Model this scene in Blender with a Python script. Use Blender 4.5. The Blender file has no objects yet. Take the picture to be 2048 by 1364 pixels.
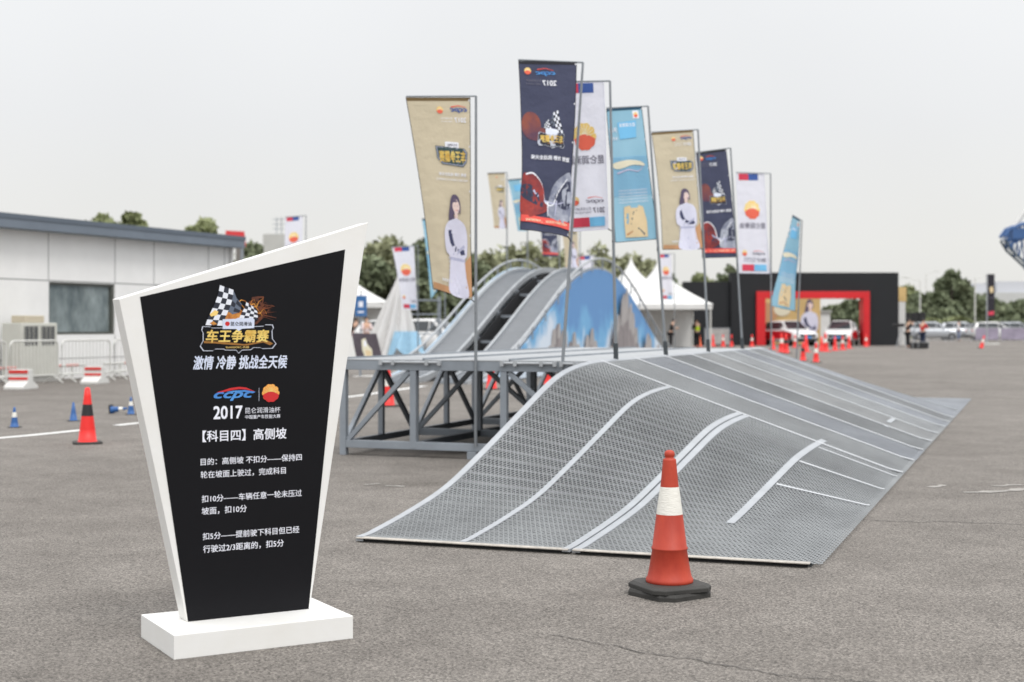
import bpy, bmesh, math, random
import numpy as np
from mathutils import Vector, Matrix

random.seed(7)
R = math.radians
SC = bpy.context.scene
COL = SC.collection
F = 2844.0          # focal length in photograph pixels (50 mm on 36 mm)
H = 1.37            # camera height
YH = 650.0          # horizon row in the photograph

# ------------------------------------------------------------------ camera
cam = bpy.data.cameras.new("camera")
cam.lens = 50.0
cam.sensor_width = 36.0
cam.shift_y = -(682 - YH) / 2048.0
cam.clip_start = 0.05
cam.clip_end = 3000
cam.dof.use_dof = True
cam.dof.focus_distance = 7.4
cam.dof.aperture_fstop = 2.5
camo = bpy.data.objects.new("camera", cam)
camo.location = (0, 0, H)
camo.rotation_euler = (R(90), 0, 0)
COL.objects.link(camo)
SC.camera = camo

# ------------------------------------------------------------------ world, sun, exposure
SUN_EL, SUN_AZ = R(55), R(152)       # azimuth measured clockwise from +Y
wd = bpy.data.worlds.new("World")
SC.world = wd
wd.use_nodes = True
nt = wd.node_tree
nt.nodes.clear()
n_out = nt.nodes.new("ShaderNodeOutputWorld")
n_bg = nt.nodes.new("ShaderNodeBackground")
n_bg.inputs["Strength"].default_value = 0.10
n_sky = nt.nodes.new("ShaderNodeTexSky")
n_sky.sky_type = 'NISHITA'
n_sky.sun_disc = False
n_sky.sun_elevation = SUN_EL
n_sky.sun_rotation = SUN_AZ
n_sky.dust_density = 4.0
n_tc = nt.nodes.new("ShaderNodeTexCoord")
n_sep = nt.nodes.new("ShaderNodeSeparateXYZ")
nt.links.new(n_tc.outputs["Generated"], n_sep.inputs[0])
# overcast cloud layer: brighter towards the zenith, warm grey near the horizon
n_ramp = nt.nodes.new("ShaderNodeValToRGB")
el = n_ramp.color_ramp.elements
el[0].position = 0.0
el[0].color = (0.355, 0.352, 0.338, 1)
el[1].position = 1.0
el[1].color = (1, 1, 1, 1)
e = el.new(0.055); e.color = (0.375, 0.374, 0.362, 1)
e = el.new(0.14); e.color = (0.378, 0.382, 0.386, 1)
e = el.new(0.30); e.color = (0.415, 0.422, 0.430, 1)
nt.links.new(n_sep.outputs["Z"], n_ramp.inputs[0])
n_noise = nt.nodes.new("ShaderNodeTexNoise")
n_noise.inputs["Scale"].default_value = 2.2
n_noise.inputs["Detail"].default_value = 4
nt.links.new(n_tc.outputs["Generated"], n_noise.inputs["Vector"])
n_mr = nt.nodes.new("ShaderNodeMapRange")
n_mr.inputs["From Min"].default_value = 0.3
n_mr.inputs["From Max"].default_value = 0.7
n_mr.inputs["To Min"].default_value = 19.0
n_mr.inputs["To Max"].default_value = 20.6
nt.links.new(n_noise.outputs["Fac"], n_mr.inputs["Value"])
n_sc = nt.nodes.new("ShaderNodeVectorMath"); n_sc.operation = 'SCALE'
nt.links.new(n_ramp.outputs[0], n_sc.inputs[0])
nt.links.new(n_mr.outputs[0], n_sc.inputs["Scale"])
n_mix = nt.nodes.new("ShaderNodeMixRGB")
n_mix.inputs[0].default_value = 0.97
nt.links.new(n_sky.outputs[0], n_mix.inputs[1])
nt.links.new(n_sc.outputs[0], n_mix.inputs[2])
nt.links.new(n_mix.outputs[0], n_bg.inputs["Color"])
nt.links.new(n_bg.outputs[0], n_out.inputs["Surface"])

sl = bpy.data.lights.new("sun", 'SUN')
sl.energy = 1.25
sl.angle = R(16)
sl.color = (1.0, 0.97, 0.93)
so = bpy.data.objects.new("sun", sl)
so.rotation_euler = (R(90) - SUN_EL, 0, -SUN_AZ + math.pi)
so.location = (0, 0, 30)
COL.objects.link(so)
sd = Vector((math.sin(SUN_AZ) * math.cos(SUN_EL), math.cos(SUN_AZ) * math.cos(SUN_EL), math.sin(SUN_EL)))
so.rotation_euler = sd.to_track_quat('Z', 'Y').to_euler()
SC.view_settings.view_transform = 'Standard'
SC.view_settings.look = 'None'
SC.view_settings.gamma = 1.0
SC.view_settings.exposure = 0.2
SC.cycles.max_bounces = 6
SC.cycles.diffuse_bounces = 3
SC.cycles.glossy_bounces = 3
SC.cycles.transmission_bounces = 4
SC.cycles.transparent_max_bounces = 6
SC.cycles.use_denoising = True


# ------------------------------------------------------------------ helpers
def P(px, py, Y):
    return Vector(((px - 1024) * Y / F, Y, H - (py - YH) * Y / F))


def G(px, py, z=0.0):
    Y = F * (H - z) / (py - YH)
    return Vector(((px - 1024) * Y / F, Y, z))


def lin(c):
    c /= 255.0
    return c / 12.92 if c <= 0.04045 else ((c + 0.055) / 1.055) ** 2.4


def C(r, g, b, k=1.0):
    return (lin(r) * k, lin(g) * k, lin(b) * k)


_m = {}


def mat(name, col, rough=0.6, metal=0.0, var=0.0, scale=3.0, bump=0.0, bscale=60.0, col2=None, stretch=None,
        spec=0.5, trans=0.0, coat=0.0):
    if name in _m:
        return _m[name]
    m = bpy.data.materials.new(name)
    m.use_nodes = True
    t = m.node_tree
    b = t.nodes["Principled BSDF"]
    b.inputs["Roughness"].default_value = rough
    b.inputs["Metallic"].default_value = metal
    b.inputs["Specular IOR Level"].default_value = spec
    b.inputs["Coat Weight"].default_value = coat
    b.inputs["Base Color"].default_value = (*col, 1)
    tc = t.nodes.new("ShaderNodeTexCoord")
    src = tc.outputs["Object"]
    if stretch:
        mp = t.nodes.new("ShaderNodeMapping")
        mp.inputs["Scale"].default_value = stretch
        t.links.new(src, mp.inputs[0])
        src = mp.outputs[0]
    if var or col2:
        n = t.nodes.new("ShaderNodeTexNoise")
        n.inputs["Scale"].default_value = scale
        n.inputs["Detail"].default_value = 6
        n.inputs["Roughness"].default_value = 0.65
        t.links.new(src, n.inputs["Vector"])
        rp = t.nodes.new("ShaderNodeValToRGB")
        rp.color_ramp.elements[0].position = 0.32
        rp.color_ramp.elements[1].position = 0.68
        c2 = col2 if col2 else tuple(min(1, x * (1 + var)) for x in col)
        c1 = col if col2 else tuple(x * (1 - var) for x in col)
        rp.color_ramp.elements[0].color = (*c1, 1)
        rp.color_ramp.elements[1].color = (*c2, 1)
        t.links.new(n.outputs["Fac"], rp.inputs[0])
        t.links.new(rp.outputs[0], b.inputs["Base Color"])
    if bump:
        n2 = t.nodes.new("ShaderNodeTexNoise")
        n2.inputs["Scale"].default_value = bscale
        n2.inputs["Detail"].default_value = 4
        t.links.new(src, n2.inputs["Vector"])
        bp = t.nodes.new("ShaderNodeBump")
        bp.inputs["Strength"].default_value = bump
        bp.inputs["Distance"].default_value = 0.01 if bscale > 8 else 0.05
        t.links.new(n2.outputs["Fac"], bp.inputs["Height"])
        t.links.new(bp.outputs[0], b.inputs["Normal"])
    if trans:
        tr = t.nodes.new("ShaderNodeBsdfTranslucent")
        tr.inputs["Color"].default_value = (*col, 1)
        mx = t.nodes.new("ShaderNodeMixShader")
        mx.inputs[0].default_value = trans
        t.links.new(b.outputs[0], mx.inputs[1])
        t.links.new(tr.outputs[0], mx.inputs[2])
        t.links.new(mx.outputs[0], t.nodes["Material Output"].inputs["Surface"])
    _m[name] = m
    return m


def tag(o, label=None, cat=None, group=None, kind=None):
    if label: o["label"] = label
    if cat: o["category"] = cat
    if group: o["group"] = group
    if kind: o["kind"] = kind
    return o


def thing(name, label, cat, loc=(0, 0, 0), rotz=0.0, group=None):
    o = bpy.data.objects.new(name, None)
    o.empty_display_size = 0.1
    COL.objects.link(o)
    o.location = loc
    o.rotation_euler = (0, 0, rotz)
    return tag(o, label, cat, group)


def copy_tree(o, parent=None):
    c = o.copy()
    COL.objects.link(c)
    c.parent = parent
    for ch in list(o.children):
        copy_tree(ch, c)
    return c


class MB:
    """collects shapes and links them as ONE mesh object"""

    def __init__(self):
        self.v = []; self.f = []; self.mi = []; self.sm = []
        self.mats = []

    def slot(self, m):
        if m not in self.mats:
            self.mats.append(m)
        return self.mats.index(m)

    def add(self, verts, faces, m=None, smooth=False):
        o = len(self.v)
        self.v.extend([tuple(p) for p in verts])
        k = self.slot(m) if m is not None else 0
        for f in faces:
            self.f.append(tuple(i + o for i in f))
            self.mi.append(k)
            self.sm.append(smooth)
        return self

    def box(self, x0, x1, y0, y1, z0, z1, m=None):
        v = [(x0, y0, z0), (x1, y0, z0), (x1, y1, z0), (x0, y1, z0), (x0, y0, z1), (x1, y0, z1), (x1, y1, z1), (x0, y1, z1)]
        f = [(0, 3, 2, 1), (4, 5, 6, 7), (0, 1, 5, 4), (1, 2, 6, 5), (2, 3, 7, 6), (3, 0, 4, 7)]
        return self.add(v, f, m)

    def bar(self, a, b, w, h, up=(0, 0, 1), m=None, ext=0.0):
        a = Vector(a); b = Vector(b)
        d = (b - a).normalized()
        a = a - d * ext; b = b + d * ext
        u = Vector(up)
        s = d.cross(u)
        if s.length < 1e-4:
            s = d.cross(Vector((1, 0, 0)))
        s.normalize()
        u = s.cross(d).normalized()
        s *= w / 2; u *= h / 2
        v = [a - s - u, a + s - u, a + s + u, a - s + u, b - s - u, b + s - u, b + s + u, b - s + u]
        f = [(0, 1, 2, 3), (7, 6, 5, 4), (0, 4, 5, 1), (1, 5, 6, 2), (2, 6, 7, 3), (3, 7, 4, 0)]
        return self.add(v, f, m)

    def tube(self, pts, rad, n=8, m=None, caps=True):
        pts = [Vector(p) for p in pts]
        rads = rad if isinstance(rad, (list, tuple)) else [rad] * len(pts)
        rings = []
        ref = Vector((0, 0, 1))
        for i, p in enumerate(pts):
            if i == 0: d = pts[1] - pts[0]
            elif i == len(pts) - 1: d = pts[-1] - pts[-2]
            else: d = (pts[i + 1] - pts[i]).normalized() + (pts[i] - pts[i - 1]).normalized()
            d.normalize()
            s = d.cross(ref)
            if s.length < 0.05:
                s = d.cross(Vector((1, 0, 0)))
            s.normalize()
            u = s.cross(d)
            rings.append([p + (s * math.cos(2 * math.pi * k / n) + u * math.sin(2 * math.pi * k / n)) * rads[i] for k in range(n)])
        v = [q for r in rings for q in r]
        f = []
        for i in range(len(rings) - 1):
            for k in range(n):
                f.append((i * n + k, i * n + (k + 1) % n, (i + 1) * n + (k + 1) % n, (i + 1) * n + k))
        self.add(v, f, m, True)
        if caps:
            self.add(rings[0], [tuple(range(n))[::-1]], m)
            self.add(rings[-1], [tuple(range(n))], m)
        return self

    def lathe(self, prof, n=32, m=None, smooth=True, cx=0, cy=0):
        v = []
        for r, z in prof:
            for k in range(n):
                a = 2 * math.pi * k / n
                v.append((cx + r * math.cos(a), cy + r * math.sin(a), z))
        f = []
        for i in range(len(prof) - 1):
            for k in range(n):
                f.append((i * n + k, i * n + (k + 1) % n, (i + 1) * n + (k + 1) % n, (i + 1) * n + k))
        return self.add(v, f, m, smooth)

    def prism(self, pts, off, m=None):
        """polygon (3D points, planar) extruded by vector off"""
        n = len(pts)
        off = Vector(off)
        v = [Vector(p) for p in pts] + [Vector(p) + off for p in pts]
        f = [tuple(range(n))[::-1], tuple(range(n, 2 * n))]
        for i in range(n):
            j = (i + 1) % n
            f.append((i, j, n + j, n + i))
        return self.add(v, f, m)

    def loft(self, rings, m=None, closed=True, caps=True, smooth=False):
        n = len(rings[0])
        v = [q for r in rings for q in r]
        f = []
        for i in range(len(rings) - 1):
            for k in range(n if closed else n - 1):
                f.append((i * n + k, i * n + (k + 1) % n, (i + 1) * n + (k + 1) % n, (i + 1) * n + k))
        self.add(v, f, m, smooth)
        if caps:
            self.add(rings[0], [tuple(range(n))[::-1]], m)
            self.add(rings[-1], [tuple(range(n))], m)
        return self

    def build(self, name, m=None, parent=None, bevel=0.0, label=None, weld=False):
        me = bpy.data.meshes.new(name)
        me.from_pydata(self.v, [], self.f)
        if self.mats and self.mats[0] is not None:
            for q in self.mats:
                me.materials.append(q)
            me.polygons.foreach_set("material_index", self.mi)
        elif m is not None:
            me.materials.append(m)
        me.polygons.foreach_set("use_smooth", self.sm)
        bm = bmesh.new()
        bm.from_mesh(me)
        if weld:
            bmesh.ops.remove_doubles(bm, verts=bm.verts, dist=1e-4)
        bmesh.ops.recalc_face_normals(bm, faces=bm.faces)
        bm.to_mesh(me)
        bm.free()
        o = bpy.data.objects.new(name, me)
        COL.objects.link(o)
        o.parent = parent
        if bevel:
            bv = o.modifiers.new("bevel", 'BEVEL')
            bv.width = bevel
            bv.segments = 2
            bv.limit_method = 'ANGLE'
        if label: o["label"] = label
        return o


# ------------------------------------------------------------------ lettering and flat prints
_txt = {}


def text_geo(body, bold=0.0, shear=0.0):
    key = (body, bold, shear)
    if key in _txt:
        return _txt[key]
    c = bpy.data.curves.new("t", 'FONT')
    c.body = body
    c.resolution_u = 3
    c.offset = bold
    c.shear = shear
    o = bpy.data.objects.new("t", c)
    COL.objects.link(o)
    dg = bpy.context.evaluated_depsgraph_get()
    me = bpy.data.meshes.new_from_object(o.evaluated_get(dg))
    v = [(q.co.x, q.co.y) for q in me.vertices]
    f = [tuple(p.vertices) for p in me.polygons]
    bpy.data.objects.remove(o)
    bpy.data.curves.remove(c)
    bpy.data.meshes.remove(me)
    xs = [q[0] for q in v]; ys = [q[1] for q in v]
    b = (min(xs), max(xs), min(ys), max(ys))
    _txt[key] = (v, f, b)
    return _txt[key]


class Print:
    """flat artwork: polygons and letters in x (right), y (up) units, each layer a hair above the last"""

    def __init__(self, sub=0.0):
        self.items = []; self.layer = 0; self.sub = sub

    def raw(self, v, f, m):
        self.layer += 1
        self.items.append((v, f, m, self.layer))

    def poly(self, pts, m):
        bm = bmesh.new()
        bm.faces.new([bm.verts.new((x, y, 0)) for x, y in pts])
        bmesh.ops.triangulate(bm, faces=bm.faces[:])
        if self.sub:
            for _ in range(6):
                ee = [e for e in bm.edges if e.calc_length() > self.sub]
                if not ee: break
                bmesh.ops.subdivide_edges(bm, edges=ee, cuts=1)
                bmesh.ops.triangulate(bm, faces=bm.faces[:])
        bm.verts.index_update()
        v = [(q.co.x, q.co.y) for q in bm.verts]
        f = [tuple(q.index for q in p.verts) for p in bm.faces]
        bm.free()
        self.raw(v, f, m)

    def spoly(self, pts, m, k=5):
        """closed smooth outline through the points"""
        n = len(pts)
        out = []
        for i in range(n):
            p0, p1, p2, p3 = pts[i - 1], pts[i], pts[(i + 1) % n], pts[(i + 2) % n]
            for j in range(k):
                t = j / k
                out.append(tuple(.5 * (2 * b + (c - a) * t + (2 * a - 5 * b + 4 * c - d) * t * t + (3 * b - a - 3 * c + d) * t ** 3) for a, b, c, d in zip(p0, p1, p2, p3)))
        self.poly(out, m)

    def sstroke(self, pts, w, m, w1=None):
        """smooth open stroke"""
        out = []
        n = len(pts)
        for i in range(n - 1):
            p0, p1, p2, p3 = pts[max(0, i - 1)], pts[i], pts[i + 1], pts[min(n - 1, i + 2)]
            for j in range(6):
                t = j / 6
                out.append(tuple(.5 * (2 * b + (c - a) * t + (2 * a - 5 * b + 4 * c - d) * t * t + (3 * b - a - 3 * c + d) * t ** 3) for a, b, c, d in zip(p0, p1, p2, p3)))
        out.append(pts[-1])
        self.stroke(out, w, m, w1)

    def rect(self, x0, y0, x1, y1, m):
        self.poly([(x0, y0), (x1, y0), (x1, y1), (x0, y1)], m)

    def ell(self, cx, cy, rx, ry, m, n=24, rot=0.0):
        c, s = math.cos(rot), math.sin(rot)
        pts = []
        for k in range(n):
            a = 2 * math.pi * k / n
            x, y = rx * math.cos(a), ry * math.sin(a)
            pts.append((cx + x * c - y * s, cy + x * s + y * c))
        self.poly(pts, m)

    def stroke(self, pts, w, m, w1=None):
        w1 = w if w1 is None else w1
        L, Rr = [], []
        n = len(pts)
        for i, (x, y) in enumerate(pts):
            a = pts[max(0, i - 1)]; b = pts[min(n - 1, i + 1)]
            dx, dy = b[0] - a[0], b[1] - a[1]
            l = math.hypot(dx, dy) or 1
            ww = (w + (w1 - w) * i / max(1, n - 1)) / 2
            L.append((x - dy / l * ww, y + dx / l * ww))
            Rr.append((x + dy / l * ww, y - dx / l * ww))
        v = L + Rr
        f = [(i, i + 1, n + i + 1, n + i) for i in range(n - 1)]
        self.raw(v, f, m)

    def text(self, body, x0, x1, yb, m, bold=0.0, mirror=False, shear=0.0, h=None, slope=0.0):
        v, f, b = text_geo(body, 0.0, shear)
        k = (x1 - x0) / (b[1] - b[0])
        ky = k if h is None else h / (b[3] - b[2])
        q = bold * .7
        for dx, dy in (((0, 0),) if not bold else ((-q, -q), (q, -q), (-q, q), (q, q))):
            out = []
            for x, y in v:
                xx = (x + dx - b[0]) * k
                xx = (x1 - xx) if mirror else (x0 + xx)
                out.append((xx, yb + (y + dy - b[2]) * ky + slope * (xx - x0)))
            self.raw(out, f, m)

    def emblem(self, cx, cy, r, my, mr, mw):
        """sunrise emblem: scalloped disc, fan of petals over a red lower segment"""
        sc = []
        for k in range(60):
            a = 2 * math.pi * k / 60
            q = r * (0.88 + 0.15 * abs(math.cos(5 * a)) ** .6)
            sc.append((cx + q * math.cos(a), cy + q * math.sin(a)))
        self.poly(sc, my)
        self.poly([(cx + (x - cx) * .62, cy + (y - cy) * .62) for x, y in sc], mw)
        for k in range(7):
            a = R(20) + R(140) * k / 6
            self.stroke([(cx + .12 * r * math.cos(a), cy + .1 * r + .12 * r * math.sin(a)), (cx + .62 * r * math.cos(a), cy + .62 * r * math.sin(a))], r * .04, my, r * .17)
        low = []
        for k in range(31):
            a = math.pi + R(12) + (math.pi - R(24)) * k / 30
            q = r * (0.95 + 0.07 * abs(math.cos(5 * a)))
            low.append((cx + q * math.cos(a), cy + q * math.sin(a)))
        top = []
        x0, x1 = low[0][0], low[-1][0]
        for k in range(1, 12):
            u = k / 12
            top.append((x1 + (x0 - x1) * u, low[0][1] + r * 0.38 * math.sin(math.pi * u)))
        for k in range(9):
            a = R(12) + R(156) * k / 8
            self.stroke([(cx, cy + 0.05 * r), (cx + 0.9 * r * math.cos(a), cy + 0.05 * r + 0.85 * r * math.sin(a))], r * 0.05, mw, r * 0.05)
        self.ell(cx, cy + .12 * r, .28 * r, .2 * r, mw, 14)
        self.poly(low + top, mr)

    def build(self, name, fmap, parent, base=0.0012, step=0.00012, both=False):
        V, Fc, MI = [], [], []
        mats = []
        for v, f, m, layer in self.items:
            if m not in mats: mats.append(m)
            mi = mats.index(m)
            for sgn in ((1, -1) if both else (1,)):
                o = len(V)
                off = sgn * (base + step * layer)
                V.extend([tuple(fmap(x, y, off)) for x, y in v])
                Fc.extend([tuple(i + o for i in q) for q in f])
                MI.extend([mi] * len(f))
        me = bpy.data.meshes.new(name)
        me.from_pydata(V, [], Fc)
        for m in mats: me.materials.append(m)
        me.polygons.foreach_set("material_index", MI)
        ob = bpy.data.objects.new(name, me)
        COL.objects.link(ob)
        ob.parent = parent
        return ob


# ------------------------------------------------------------------ materials
GALV = mat("galvanised", C(172, 176, 180), 0.45, 0.3, 0.12, 4.0, 0.08, 90)
GALVB = mat("galvanised_bright", C(164, 168, 173), 0.45, 0.2, 0.08, 5.0)
STEEL = mat("grey_painted_steel", C(138, 145, 153), 0.5, 0.1, 0.10, 3.0, 0.05, 70)
STEELD = mat("dark_grey_steel", C(92, 97, 104), 0.55, 0.1, 0.12, 3.0)
DECK = mat("deck_plate", C(162, 165, 168), 0.5, 0.2, 0.08, 2.0)
WHITE = mat("white_board", (0.80, 0.80, 0.79), 0.5, 0, 0, 3.5, 0.03, 30, col2=(.765, .757, .73))
BLACKP = mat("black_print", C(17, 17, 21), 0.5, 0, 0.10, 1.5, spec=.18)
WTXT = mat("white_lettering", C(232, 234, 244), 0.6)
SILV = mat("silver_lettering", C(178, 192, 224), 0.6, 0, 0, 1, col2=C(236, 240, 250))
SILV2 = mat("silver_line", C(190, 195, 210), 0.6)
GOLD = mat("gold_lettering", C(206, 160, 66), 0.6, 0, 0, 14, col2=C(244, 222, 128))
GOLDD = mat("gold_dark", C(150, 102, 40), 0.6)
RED = mat("red_print", C(200, 36, 40), 0.6)
ORANGE = mat("orange_print", C(238, 168, 82), 0.6)
YEL = mat("yellow_print", C(240, 205, 120), 0.6)
CBLUE = mat("blue_print", C(50, 112, 196), 0.6, 0, 0, 8, col2=C(96, 170, 232))
CNAVY = mat("deep_blue_print", C(36, 50, 120), 0.6)
FIRE = mat("flame_print", C(150, 62, 22), 0.6, 0, 0, 30, col2=C(222, 160, 70))
FIRED = mat("dim_flame_print", C(52, 26, 22), 0.6, 0, 0, 22, col2=C(120, 60, 28))
CHKW = mat("chequer_white", C(226, 230, 240), 0.6)
CHKB = mat("chequer_black", C(34, 38, 52), 0.6)
CHKS = mat("chequer_grey", C(96, 106, 124), 0.6)
CONE_R = mat("cone_faded_red", C(160, 46, 28), 0.55, 0, 0, 7.0, 0.08, 40, col2=C(186, 66, 42), stretch=(1, 1, .5))
CONE_RR = mat("cone_bright_red", C(232, 44, 40), 0.5, 0, 0.08, 4.0)
CONE_K = mat("cone_black_band", C(36, 34, 36), 0.55)
CONE_W = mat("cone_white_band", C(232, 230, 222), 0.5, 0, 0.05, 9.0, 0.5, 45, stretch=(1, 1, 5))
CONE_B = mat("cone_blue", C(44, 92, 152), 0.5, 0, 0.1, 4)
RUBBER = mat("black_rubber", C(52, 51, 49), 0.7, 0, 0.22, 6, 0.2, 60)
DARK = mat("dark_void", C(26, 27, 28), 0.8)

# ------------------------------------------------------------------ ground


def ground_material():
    m = bpy.data.materials.new("asphalt")
    m.use_nodes = True
    t = m.node_tree
    b = t.nodes["Principled BSDF"]
    b.inputs["Roughness"].default_value = 0.86
    b.inputs["Specular IOR Level"].default_value = 0.35
    tc = t.nodes.new("ShaderNodeTexCoord")

    def noise(sc, det=5, rough=0.6):
        n = t.nodes.new("ShaderNodeTexNoise")
        n.inputs["Scale"].default_value = sc
        n.inputs["Detail"].default_value = det
        n.inputs["Roughness"].default_value = rough
        t.links.new(tc.outputs["Object"], n.inputs["Vector"])
        return n

    def ramp(src, p0, c0, p1, c1):
        r = t.nodes.new("ShaderNodeValToRGB")
        r.color_ramp.elements[0].position = p0
        r.color_ramp.elements[0].color = (*c0, 1)
        r.color_ramp.elements[1].position = p1
        r.color_ramp.elements[1].color = (*c1, 1)
        t.links.new(src, r.inputs[0])
        return r

    def mix(kind, fac, a, bb):
        x = t.nodes.new("ShaderNodeMixRGB")
        x.blend_type = kind
        if isinstance(fac, float): x.inputs[0].default_value = fac
        else: t.links.new(fac, x.inputs[0])
        t.links.new(a, x.inputs[1]); t.links.new(bb, x.inputs[2])
        return x.outputs[0]
    big = noise(0.16, 5, .62)
    base = ramp(big.outputs["Fac"], 0.3, (0.138, 0.128, 0.119), 0.7, (0.202, 0.190, 0.179))
    mid = noise(1.7, 6, 0.7)
    md = ramp(mid.outputs["Fac"], 0.3, (0.78, 0.77, 0.76), 0.72, (1.16, 1.16, 1.15))
    c = mix('MULTIPLY', 1.0, base.outputs[0], md.outputs[0])
    # aggregate
    vo = t.nodes.new("ShaderNodeTexVoronoi")
    vo.inputs["Scale"].default_value = 120
    t.links.new(tc.outputs["Object"], vo.inputs["Vector"])
    sepc = t.nodes.new("ShaderNodeSeparateColor")
    t.links.new(vo.outputs["Color"], sepc.inputs[0])
    ag = ramp(sepc.outputs[0], 0.05, (0.46, 0.45, 0.44), 0.95, (1.62, 1.60, 1.57))
    c = mix('MULTIPLY', 0.85, c, ag.outputs[0])
    fine = noise(75, 3, 0.7)
    fg = ramp(fine.outputs["Fac"], 0.34, (0.66, 0.65, 0.64), 0.66, (1.32, 1.31, 1.30))
    c = mix('MULTIPLY', 0.9, c, fg.outputs[0])
    # oil stains / patches
    st = noise(0.55, 3, 0.5)
    sf = ramp(st.outputs["Fac"], 0.60, (1, 1, 1), 0.74, (0.70, 0.69, 0.67))
    c = mix('MULTIPLY', 1.0, c, sf.outputs[0])
    pale = noise(0.9, 5, 0.65)
    pf = ramp(pale.outputs["Fac"], 0.64, (0, 0, 0), 0.78, (0.35, 0.35, 0.35))
    pc = t.nodes.new("ShaderNodeRGB"); pc.outputs[0].default_value = (0.32, 0.295, 0.27, 1)
    c = mix('MIX', pf.outputs[0], c, pc.outputs[0])
    t.links.new(c, b.inputs["Base Color"])
    bp = t.nodes.new("ShaderNodeBump")
    bp.inputs["Strength"].default_value = 0.55
    bp.inputs["Distance"].default_value = 0.006
    t.links.new(vo.outputs["Distance"], bp.inputs["Height"])
    bp2 = t.nodes.new("ShaderNodeBump")
    bp2.inputs["Strength"].default_value = 0.4
    bp2.inputs["Distance"].default_value = 0.01
    t.links.new(fine.outputs["Fac"], bp2.inputs["Height"])
    t.links.new(bp.outputs[0], bp2.inputs["Normal"])
    t.links.new(bp2.outputs[0], b.inputs["Normal"])
    return m


g = MB().add([(-900, -60, 0), (900, -60, 0), (900, 1500, 0), (-900, 1500, 0)], [(0, 1, 2, 3)]).build("ground", ground_material())
tag(g, "grey worn asphalt of the test ground", "ground", kind="structure")


def ribbon(name, pts, w, m, z=0.004, jit=0.0, seed=1):
    rnd = random.Random(seed)
    L, Rr = [], []
    n = len(pts)
    for i, p in enumerate(pts):
        a = pts[max(0, i - 1)]; b = pts[min(n - 1, i + 1)]
        d = Vector((b[0] - a[0], b[1] - a[1], 0)).normalized()
        s = Vector((-d.y, d.x, 0))
        ww = w / 2 * (1 + rnd.uniform(-jit, jit))
        wr = w / 2 * (1 + rnd.uniform(-jit, jit))
        L.append((p[0] + s.x * ww, p[1] + s.y * ww, z)); Rr.append((p[0] - s.x * wr, p[1] - s.y * wr, z))
    o = MB().add(L + Rr, [(i, i + 1, n + i + 1, n + i) for i in range(n - 1)]).build(name, m)
    o["kind"] = "structure"
    return o


def wander(a, b, n, amp, seed):
    rnd = random.Random(seed)
    a = Vector(a); b = Vector(b)
    d = (b - a)
    s = Vector((-d.y, d.x, 0)).normalized()
    out = []
    off = 0
    for i in range(n + 1):
        off += rnd.uniform(-amp, amp)
        off *= 0.9
        out.append(a + d * (i / n) + s * off)
    return out


LINEW = mat("white_road_paint", (0.72, 0.72, 0.71), 0.7, 0, 0.12, 2.0)
LINEO = mat("worn_road_paint", (0.30, 0.285, 0.265), 0.8, 0, 0.25, 9.0)
CRACK = mat("asphalt_crack", (0.095, 0.088, 0.082), 0.9)
ribbon("road_marking", [G(-30, 879), G(60, 871), G(120, 865), G(168, 860)], 0.15, LINEW)
ribbon("road_marking", [G(233, 851), G(270, 847), G(330, 841)], 0.15, LINEW)
ribbon("road_marking", [G(560, 811), G(640, 801), G(722, 791), G(815, 777), G(850, 772)], 0.16, LINEW)
ribbon("worn_marking", wander(G(1925, 985), G(2060, 978), 10, .03, 4), 0.10, LINEO, jit=.7, seed=4)
ribbon("worn_marking", wander(G(1860, 975), G(1900, 972), 5, .02, 5), 0.06, LINEO, jit=.8, seed=5)
ribbon("worn_marking", wander(G(1985, 972), G(2040, 969), 5, .02, 7), 0.07, LINEO, jit=.8, seed=9)
ribbon("worn_marking", wander(G(730, 970), G(760, 969), 5, .02, 5), 0.05, LINEO, jit=.8, seed=6)
ribbon("worn_marking", wander(G(772, 972), G(806, 974), 5, .01, 5), 0.06, LINEO, jit=.5, seed=8)
ribbon("ground_crack", wander(G(1100, 1270), G(1560, 1352), 60, .012, 11), 0.007, CRACK, jit=.6, seed=1)
ribbon("ground_crack", wander(G(1560, 1352), G(1900, 1375), 40, .012, 12), 0.006, CRACK, jit=.6, seed=2)
ribbon("ground_crack", wander(G(1715, 1040), G(2060, 1050), 50, .02, 13), 0.012, CRACK, jit=.6, seed=3)

# ------------------------------------------------------------------ the information board in the foreground
BO = G(348, 1320)
BROT = R(30)
be1 = Vector((math.cos(BROT), math.sin(BROT), 0))
be2 = Vector((-math.sin(BROT), math.cos(BROT), 0))
board = thing("information_board", "tall white tapered board with black panel of white lettering, on a white box base", "sign", BO, BROT)
_bl = G(375, 1243.5, 0.1)
YF = (_bl - BO).dot(be2)        # the board's front plane, in the board's own frame


def S(px, py):
    """pixel -> (x, z) on the front plane of the board"""
    d = Vector(((px - 1024) / F, 1, -(py - YH) / F))
    o = Vector((0, 0, H))
    t = ((BO + be2 * YF) - o).dot(be2) / d.dot(be2)
    p = o + d * t - BO
    return p.dot(be1), p.z


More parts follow.
